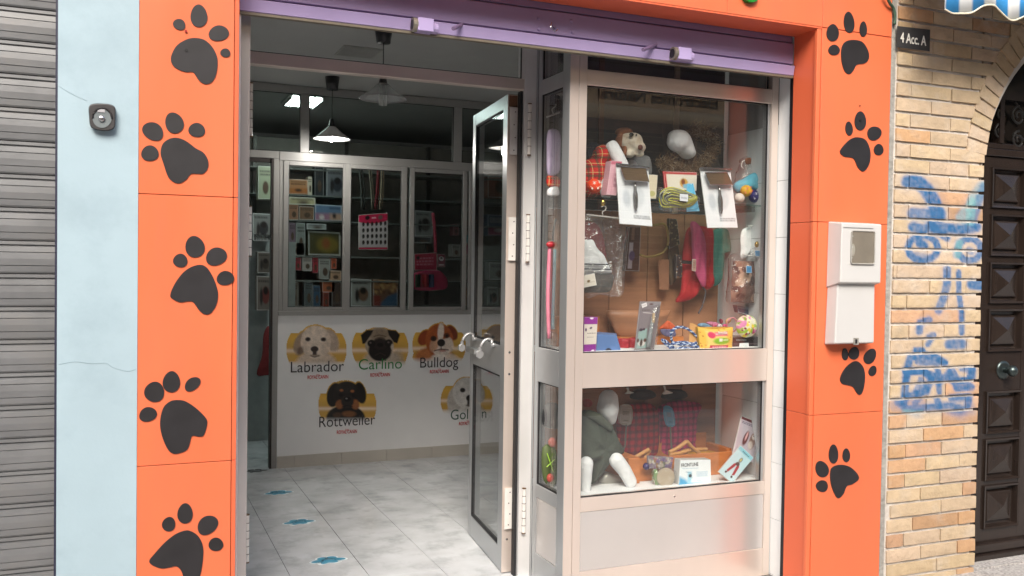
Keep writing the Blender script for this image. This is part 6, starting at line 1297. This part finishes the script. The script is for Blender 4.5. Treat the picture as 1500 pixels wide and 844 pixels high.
# clippers
def clip1(c, h):
    c.rect(0, 0, 100, h, '#b4aab4'); c.rect(0, 0, 100, h*.07, '#5c1c24'); c.scrib(8, h*.10, 60, h*.17, 2, '#2c2c54'); c.ell(42, h*.5, 11, h*.2, '#5c2428', 12, 4); c.ell(44, h*.44, 4, h*.12, '#d8a8a8', 12, 3); c.ell(76, h*.5, 15, h*.22, '#8c6a5c', 8, 5); c.ell(80, h*.40, 10, h*.06, '#d0c8c4', 0, 3); c.ell(80, h*.37, 4, 3, '#1c1414'); c.ell(70, h*.62, 11, h*.1, '#c8bcb4', 0, 5)
card('nail_clipper_pack', 'grey pack with a red handled tool and dog picture leaning at the right', 'pack', [H5(528, 243), H5(668, 300), H5(612, 590), H5(462, 520)], 3.56, .006, clip1, n=60, ys=(.06, .06, 0, 0))
def clip2(c, h):
    c.rect(0, 0, 100, h, '#bcdce4'); c.rect(0, 0, 100, h*.12, '#8cc8d8', 6); c.scrib(30, h*.05, 80, h*.1, 1, '#34404c'); c.poly([(52, h*.4), (36, h*.52), (26, h*.80), (38, h*.84), (50, h*.58)], '#9c3440', 3); c.poly([(54, h*.4), (72, h*.5), (80, h*.78), (68, h*.84), (58, h*.58)], '#9c3440', 3)
    c.ell(54, h*.46, 12, h*.06, '#3c3a3c', 0, 3); c.ell(54, h*.32, 9, h*.09, '#7c8484', 0, 3); c.ell(54, h*.31, 4, h*.05, '#d4c46c', 0, 2); c.ell(30, h*.86, 6, 6, '#20242c'); c.ell(73, h*.87, 6, 6, '#20242c')
card('nail_clipper_pack', 'light blue pack with red handled claw clippers tilted in the right corner', 'pack', [H5(520, 458), H5(615, 548), H5(458, 738), H5(358, 652)], 3.53, .006, clip2, n=56)

# ================================================================ SIDE SCREEN GOODS
SI = lambda x, y: (780+x/2.22, 140+y/2.22)
def sp(P, Y=3.72): return [at(*SI(x, y), Y) for x, y in P]
hg = thing('hanger', 'white hanger in the narrow side pane of the display', 'hanger', tuple(sp([(66, 62)])[0]))
MB().tube(sp([(46, 70), (88, 55)]), .004, 8).build('bar', 'white_plastic', hg); MB().tube(curve(sp([(68, 60), (64, 45), (74, 36), (76, 28)])), .003, 6).build('hook', 'white_plastic', hg, smooth=True)
cloth('garment_pack', SI, [(50, 115), (88, 120), (90, 200), (86, 250), (50, 258), (46, 190)], 3.72, cm('#a89cb4', .6), depth=.012, wob=.004, label='lilac and white garment pack in the narrow side pane', cat='pack')
cloth('garment_sleeve', SI, [(48, 262), (86, 268), (84, 300), (50, 296)], 3.72, 'tartan', depth=.015, wob=.004, label='red tartan sleeve seen through the narrow side pane', cat='sleeve')
cloth('garment_cuff', SI, [(50, 305), (70, 296), (84, 300), (84, 325), (50, 325)], 3.70, 'white_cloth', depth=.015, wob=.004, label='white fleece cuff seen through the narrow side pane', cat='sleeve')
for i, (P, colr, w_, lab_) in enumerate((([(56, 490), (52, 580), (50, 680), (54, 790)], '#c8788c', .009, 'pink lead hanging in the narrow side pane'), ([(72, 500), (70, 600), (66, 700), (66, 760)], '#5c9aa4', .008, 'teal lead hanging in the narrow side pane'))):
    solo('lead', lab_, 'lead', MB().tube(curve(sp(P, 3.70)), w_, 8), cm(colr, .75), smooth=True)
solo('lead_clip', 'red plastic clip at the top of the pink lead', 'clip', MB().ell(sp([(58, 485)], 3.69)[0], (.020, .012, .014)), cm('#a01c28', .4), smooth=True)
solo('chain', 'dark chain hanging above the red clip', 'chain', MB().tube(curve(sp([(76, 400), (68, 440), (66, 475)], 3.70)), .005, 6), cm('#4c4a48', .3, .8))
solo('plastic_tab', 'crumpled clear plastic at the foot of the side pane', 'plastic', MB().pillow(sp(smoothring([(48, 770), (80, 775), (84, 825), (60, 825)], 4), 3.70), .015, wob=.008), 'plastic_film', smooth=True)
lwp = crop(780, 540, 2.7775)
def sl(P, Y=3.70): return [at(*lwp(x, y), Y) for x, y in P]
solo('feeding_bowl', 'dark round bowl seen through the lower side pane', 'bowl', MB().pillow(sl(smoothring([(40, 190), (55, 145), (95, 140), (130, 170), (130, 240), (60, 242), (42, 225)], 4), 3.74), .02), cm('#26282a', .4), smooth=True)
gbag = thing('toy_bag', 'clear green edged bag of red toys in the lower side pane', 'bag', tuple(sl([(75, 470)])[0]))
MB().pillow(sl(smoothring([(42, 320), (95, 330), (95, 470), (45, 455)], 4)), .02, wob=.006).build('bag', cm('#4c5a30', .6), gbag, smooth=True)
MB().ell(sl([(80, 300)], 3.69)[0], (.018, .018, .022)).build('toy', cm('#c85848', .6), gbag, smooth=True); MB().ell(sl([(72, 445)], 3.67)[0], (.016, .014, .02)).build('toy', cm('#a8483c', .6), gbag, smooth=True)
for a_p in ((60, 345, 84, 420), (58, 400, 90, 370)): MB().tube(sl([(a_p[0], a_p[1]), (a_p[2], a_p[3])], 3.665), .002, 6).build('ribbon', cm('#9ac83c', .5), gbag)

# ================================================================ ACROSS THE STREET (what the glass reflects)
OY = -5.2
ob = thing('opposite_building', 'beige building across the street, seen reflected in the shop window', 'building', (6, OY-.5, 0))
mat('opp_wall', (.70, .50, .33), .85, var=.15, scale=2, bump=.2); mat('opp_stone', (.40, .22, .14), .7, var=.25, scale=3)
MB().box(-25, 35, OY-6, OY-.3, 4.6, 6.6).build('upper_wall', 'opp_wall', ob); MB().box(-25, 35, OY-6, OY-.32, -.2, 1.05).build('base_wall', 'opp_stone', ob); MB().box(-25, 35, OY-6, OY-.6, 1.05, 4.6).build('recess_wall', 'opp_stone', ob)
MB().box(-25, 35, OY-.45, OY-.2, 1.051, 1.13).build('string_course', cm('#b8875c', .7), ob)
for x in range(-22, 34, 3):
    MB().box(x, x+.5, OY-.599, OY-.33, 1.131, 4.59).build('pier', 'opp_stone', ob)
    for zf in (4.95,):
        MB().box(x+.9, x+2.1, OY-.31, OY-.27, zf, zf+1.5).build('window', cm('#2a2c30', .2), ob)
for x in range(-10, 26, 3):
    sh2 = MB().box(x+.502, x+2.998, OY-.58, OY-.565, 1.131, 3.6).build('roller_shutter', cm('#2a261c', .6), ob)
    for k in range(20): MB().box(x+.502, x+2.998, OY-.56, OY-.52+.0, 1.14+k*.12, 1.14+k*.12+.108).build('slat', cm('#3a3426', .5), sh2, bevel=.012)
    for k in range(20): MB().box(x+.502, x+2.998, OY-.515, OY-.51, 1.248+k*.12, 1.256+k*.12).build('slat_edge', cm('#a89a78', .5), sh2)
oa = thing('awning', 'long beige striped awning across the street with a rolled box below', 'awning', (7.5, OY+.3, 3.6))
for i in range(80):
    x = 1.0+i*.16; MB().hull([Vector((x, OY+.75, 3.72)), Vector((x+.15, OY+.75, 3.72)), Vector((x+.15, OY-.25, 4.62)), Vector((x, OY-.25, 4.62))], [Vector((x, OY+.74, 3.70)), Vector((x+.15, OY+.74, 3.70)), Vector((x+.15, OY-.26, 4.60)), Vector((x, OY-.26, 4.60))]).build('strip', cm('#efc090' if i % 4 else '#b98050', .8), oa)
MB().tube([(.9, OY+.78, 3.62), (9.2, OY+.78, 3.62)], .10, 14).build('roller_box', cm('#f0c898', .6), oa); MB().box(1.0, 9.0, OY+.74, OY+.76, 3.72, 3.98).build('valance', cm('#f0c090', .8), oa)
p = Vector((7.1, OY+.765, 3.80))
o = text('Electronica Natural', p, .22, 'white_ink', oa, off=.004, width=2.0, rz=0); 
for v in o.data.vertices: v.co.x = 2*(7.1-7.5)-v.co.x; v.co.y = OY+.775-(OY+.3)
tag(MB().box(-.5, 12, OY+.6, OY+.62, -.1, -.08).build('x_', 'granite', None), None, None) if False else None
struct('far_pavement', MB().box(-60, 60, OY-.3, OY+1.8, -.3, -.02), 'granite')
# ---- more stock that crowds the upper window
def heap(items):
    for f, P, Y, col, lab_, cat, dp in items:
        cloth(cat.replace(' ', '_'), f, P, Y, cm(col, .7), depth=dp, wob=.008, label=lab_, cat=cat)
heap([
 (A_, [(40, 215), (100, 190), (160, 235), (150, 300), (60, 320)], 3.80, '#2c2f3c', 'dark navy folded garment behind the tartan dog', 'garment', .02),
 (A_, [(345, 320), (420, 290), (500, 300), (515, 420), (430, 440), (350, 400)], 3.78, '#9a9c9e', 'pale grey plush body standing behind the left slicker brush', 'plush', .03),
 (C_, [(200, 60), (330, 60), (350, 240), (330, 430), (250, 440), (215, 250)], 3.80, '#7c4a30', 'rust brown garment hanging behind the clear bag', 'garment', .02),
 (D_, [(0, 200), (60, 220), (90, 420), (60, 600), (0, 620)], 3.85, '#4a3a26', 'brown garment hanging far back left of the red coat', 'garment', .015),
 (D_, [(520, 330), (560, 300), (590, 420), (570, 620), (520, 600)], 3.85, '#7a5a3a', 'ochre garment hanging between the green and camouflage coats', 'garment', .015),
 (E_, [(1090, 470), (1170, 400), (1210, 375), (1270, 420), (1313, 470), (1280, 500), (1120, 490)], 3.72, '#c4542c', 'orange crumpled pack behind the rope lead', 'pack', .015),
 (E_, [(1100, 500), (1200, 490), (1290, 500), (1300, 590), (1150, 580)], 3.70, '#5c5a7c', 'slate violet pack under the orange one behind the rope', 'pack', .015),
 (F5, [(520, 395), (580, 385), (650, 400), (690, 430), (600, 440), (530, 425)], 3.62, '#c47a98', 'pink bone shaped toy above the treat bag', 'toy', .012),
 (F5, [(690, 360), (715, 350), (730, 400), (705, 415)], 3.63, '#7a2840', 'small maroon toy tip above the white ring', 'toy', .01),
 (F5, [(780, 370), (840, 330), (850, 380), (790, 430)], 3.64, '#c4a070', 'tan treat stick leaning by the flowered toy', 'treat', .01),
 (G5, [(20, 130), (60, 120), (90, 150), (70, 180), (25, 175)], 3.80, '#a8443c', 'red and white tag behind the dummy in the lower window', 'tag', .006),
])
# striped cord loops and a paper bag near the camouflage coat
solo('lead', 'dark green twisted lead looped over the shelf at the middle', 'lead', MB().tube(curve(pts(C_, [(560, 60), (640, 120), (740, 110), (775, 200), (770, 300), (720, 370), (600, 400), (520, 380)], 3.80)), .006, 8), cm('#8c7440', .6), smooth=True)
solo('paper_bag', 'flat brown paper bag hanging in the middle of the upper window', 'bag', MB().hull(pts(C_, [(690, 430), (784, 425), (784, 690), (700, 690)], 3.82), pts(C_, [(690, 430), (784, 425), (784, 690), (700, 690)], 3.83)), cm('#8c6248', .7), bevel=.001)
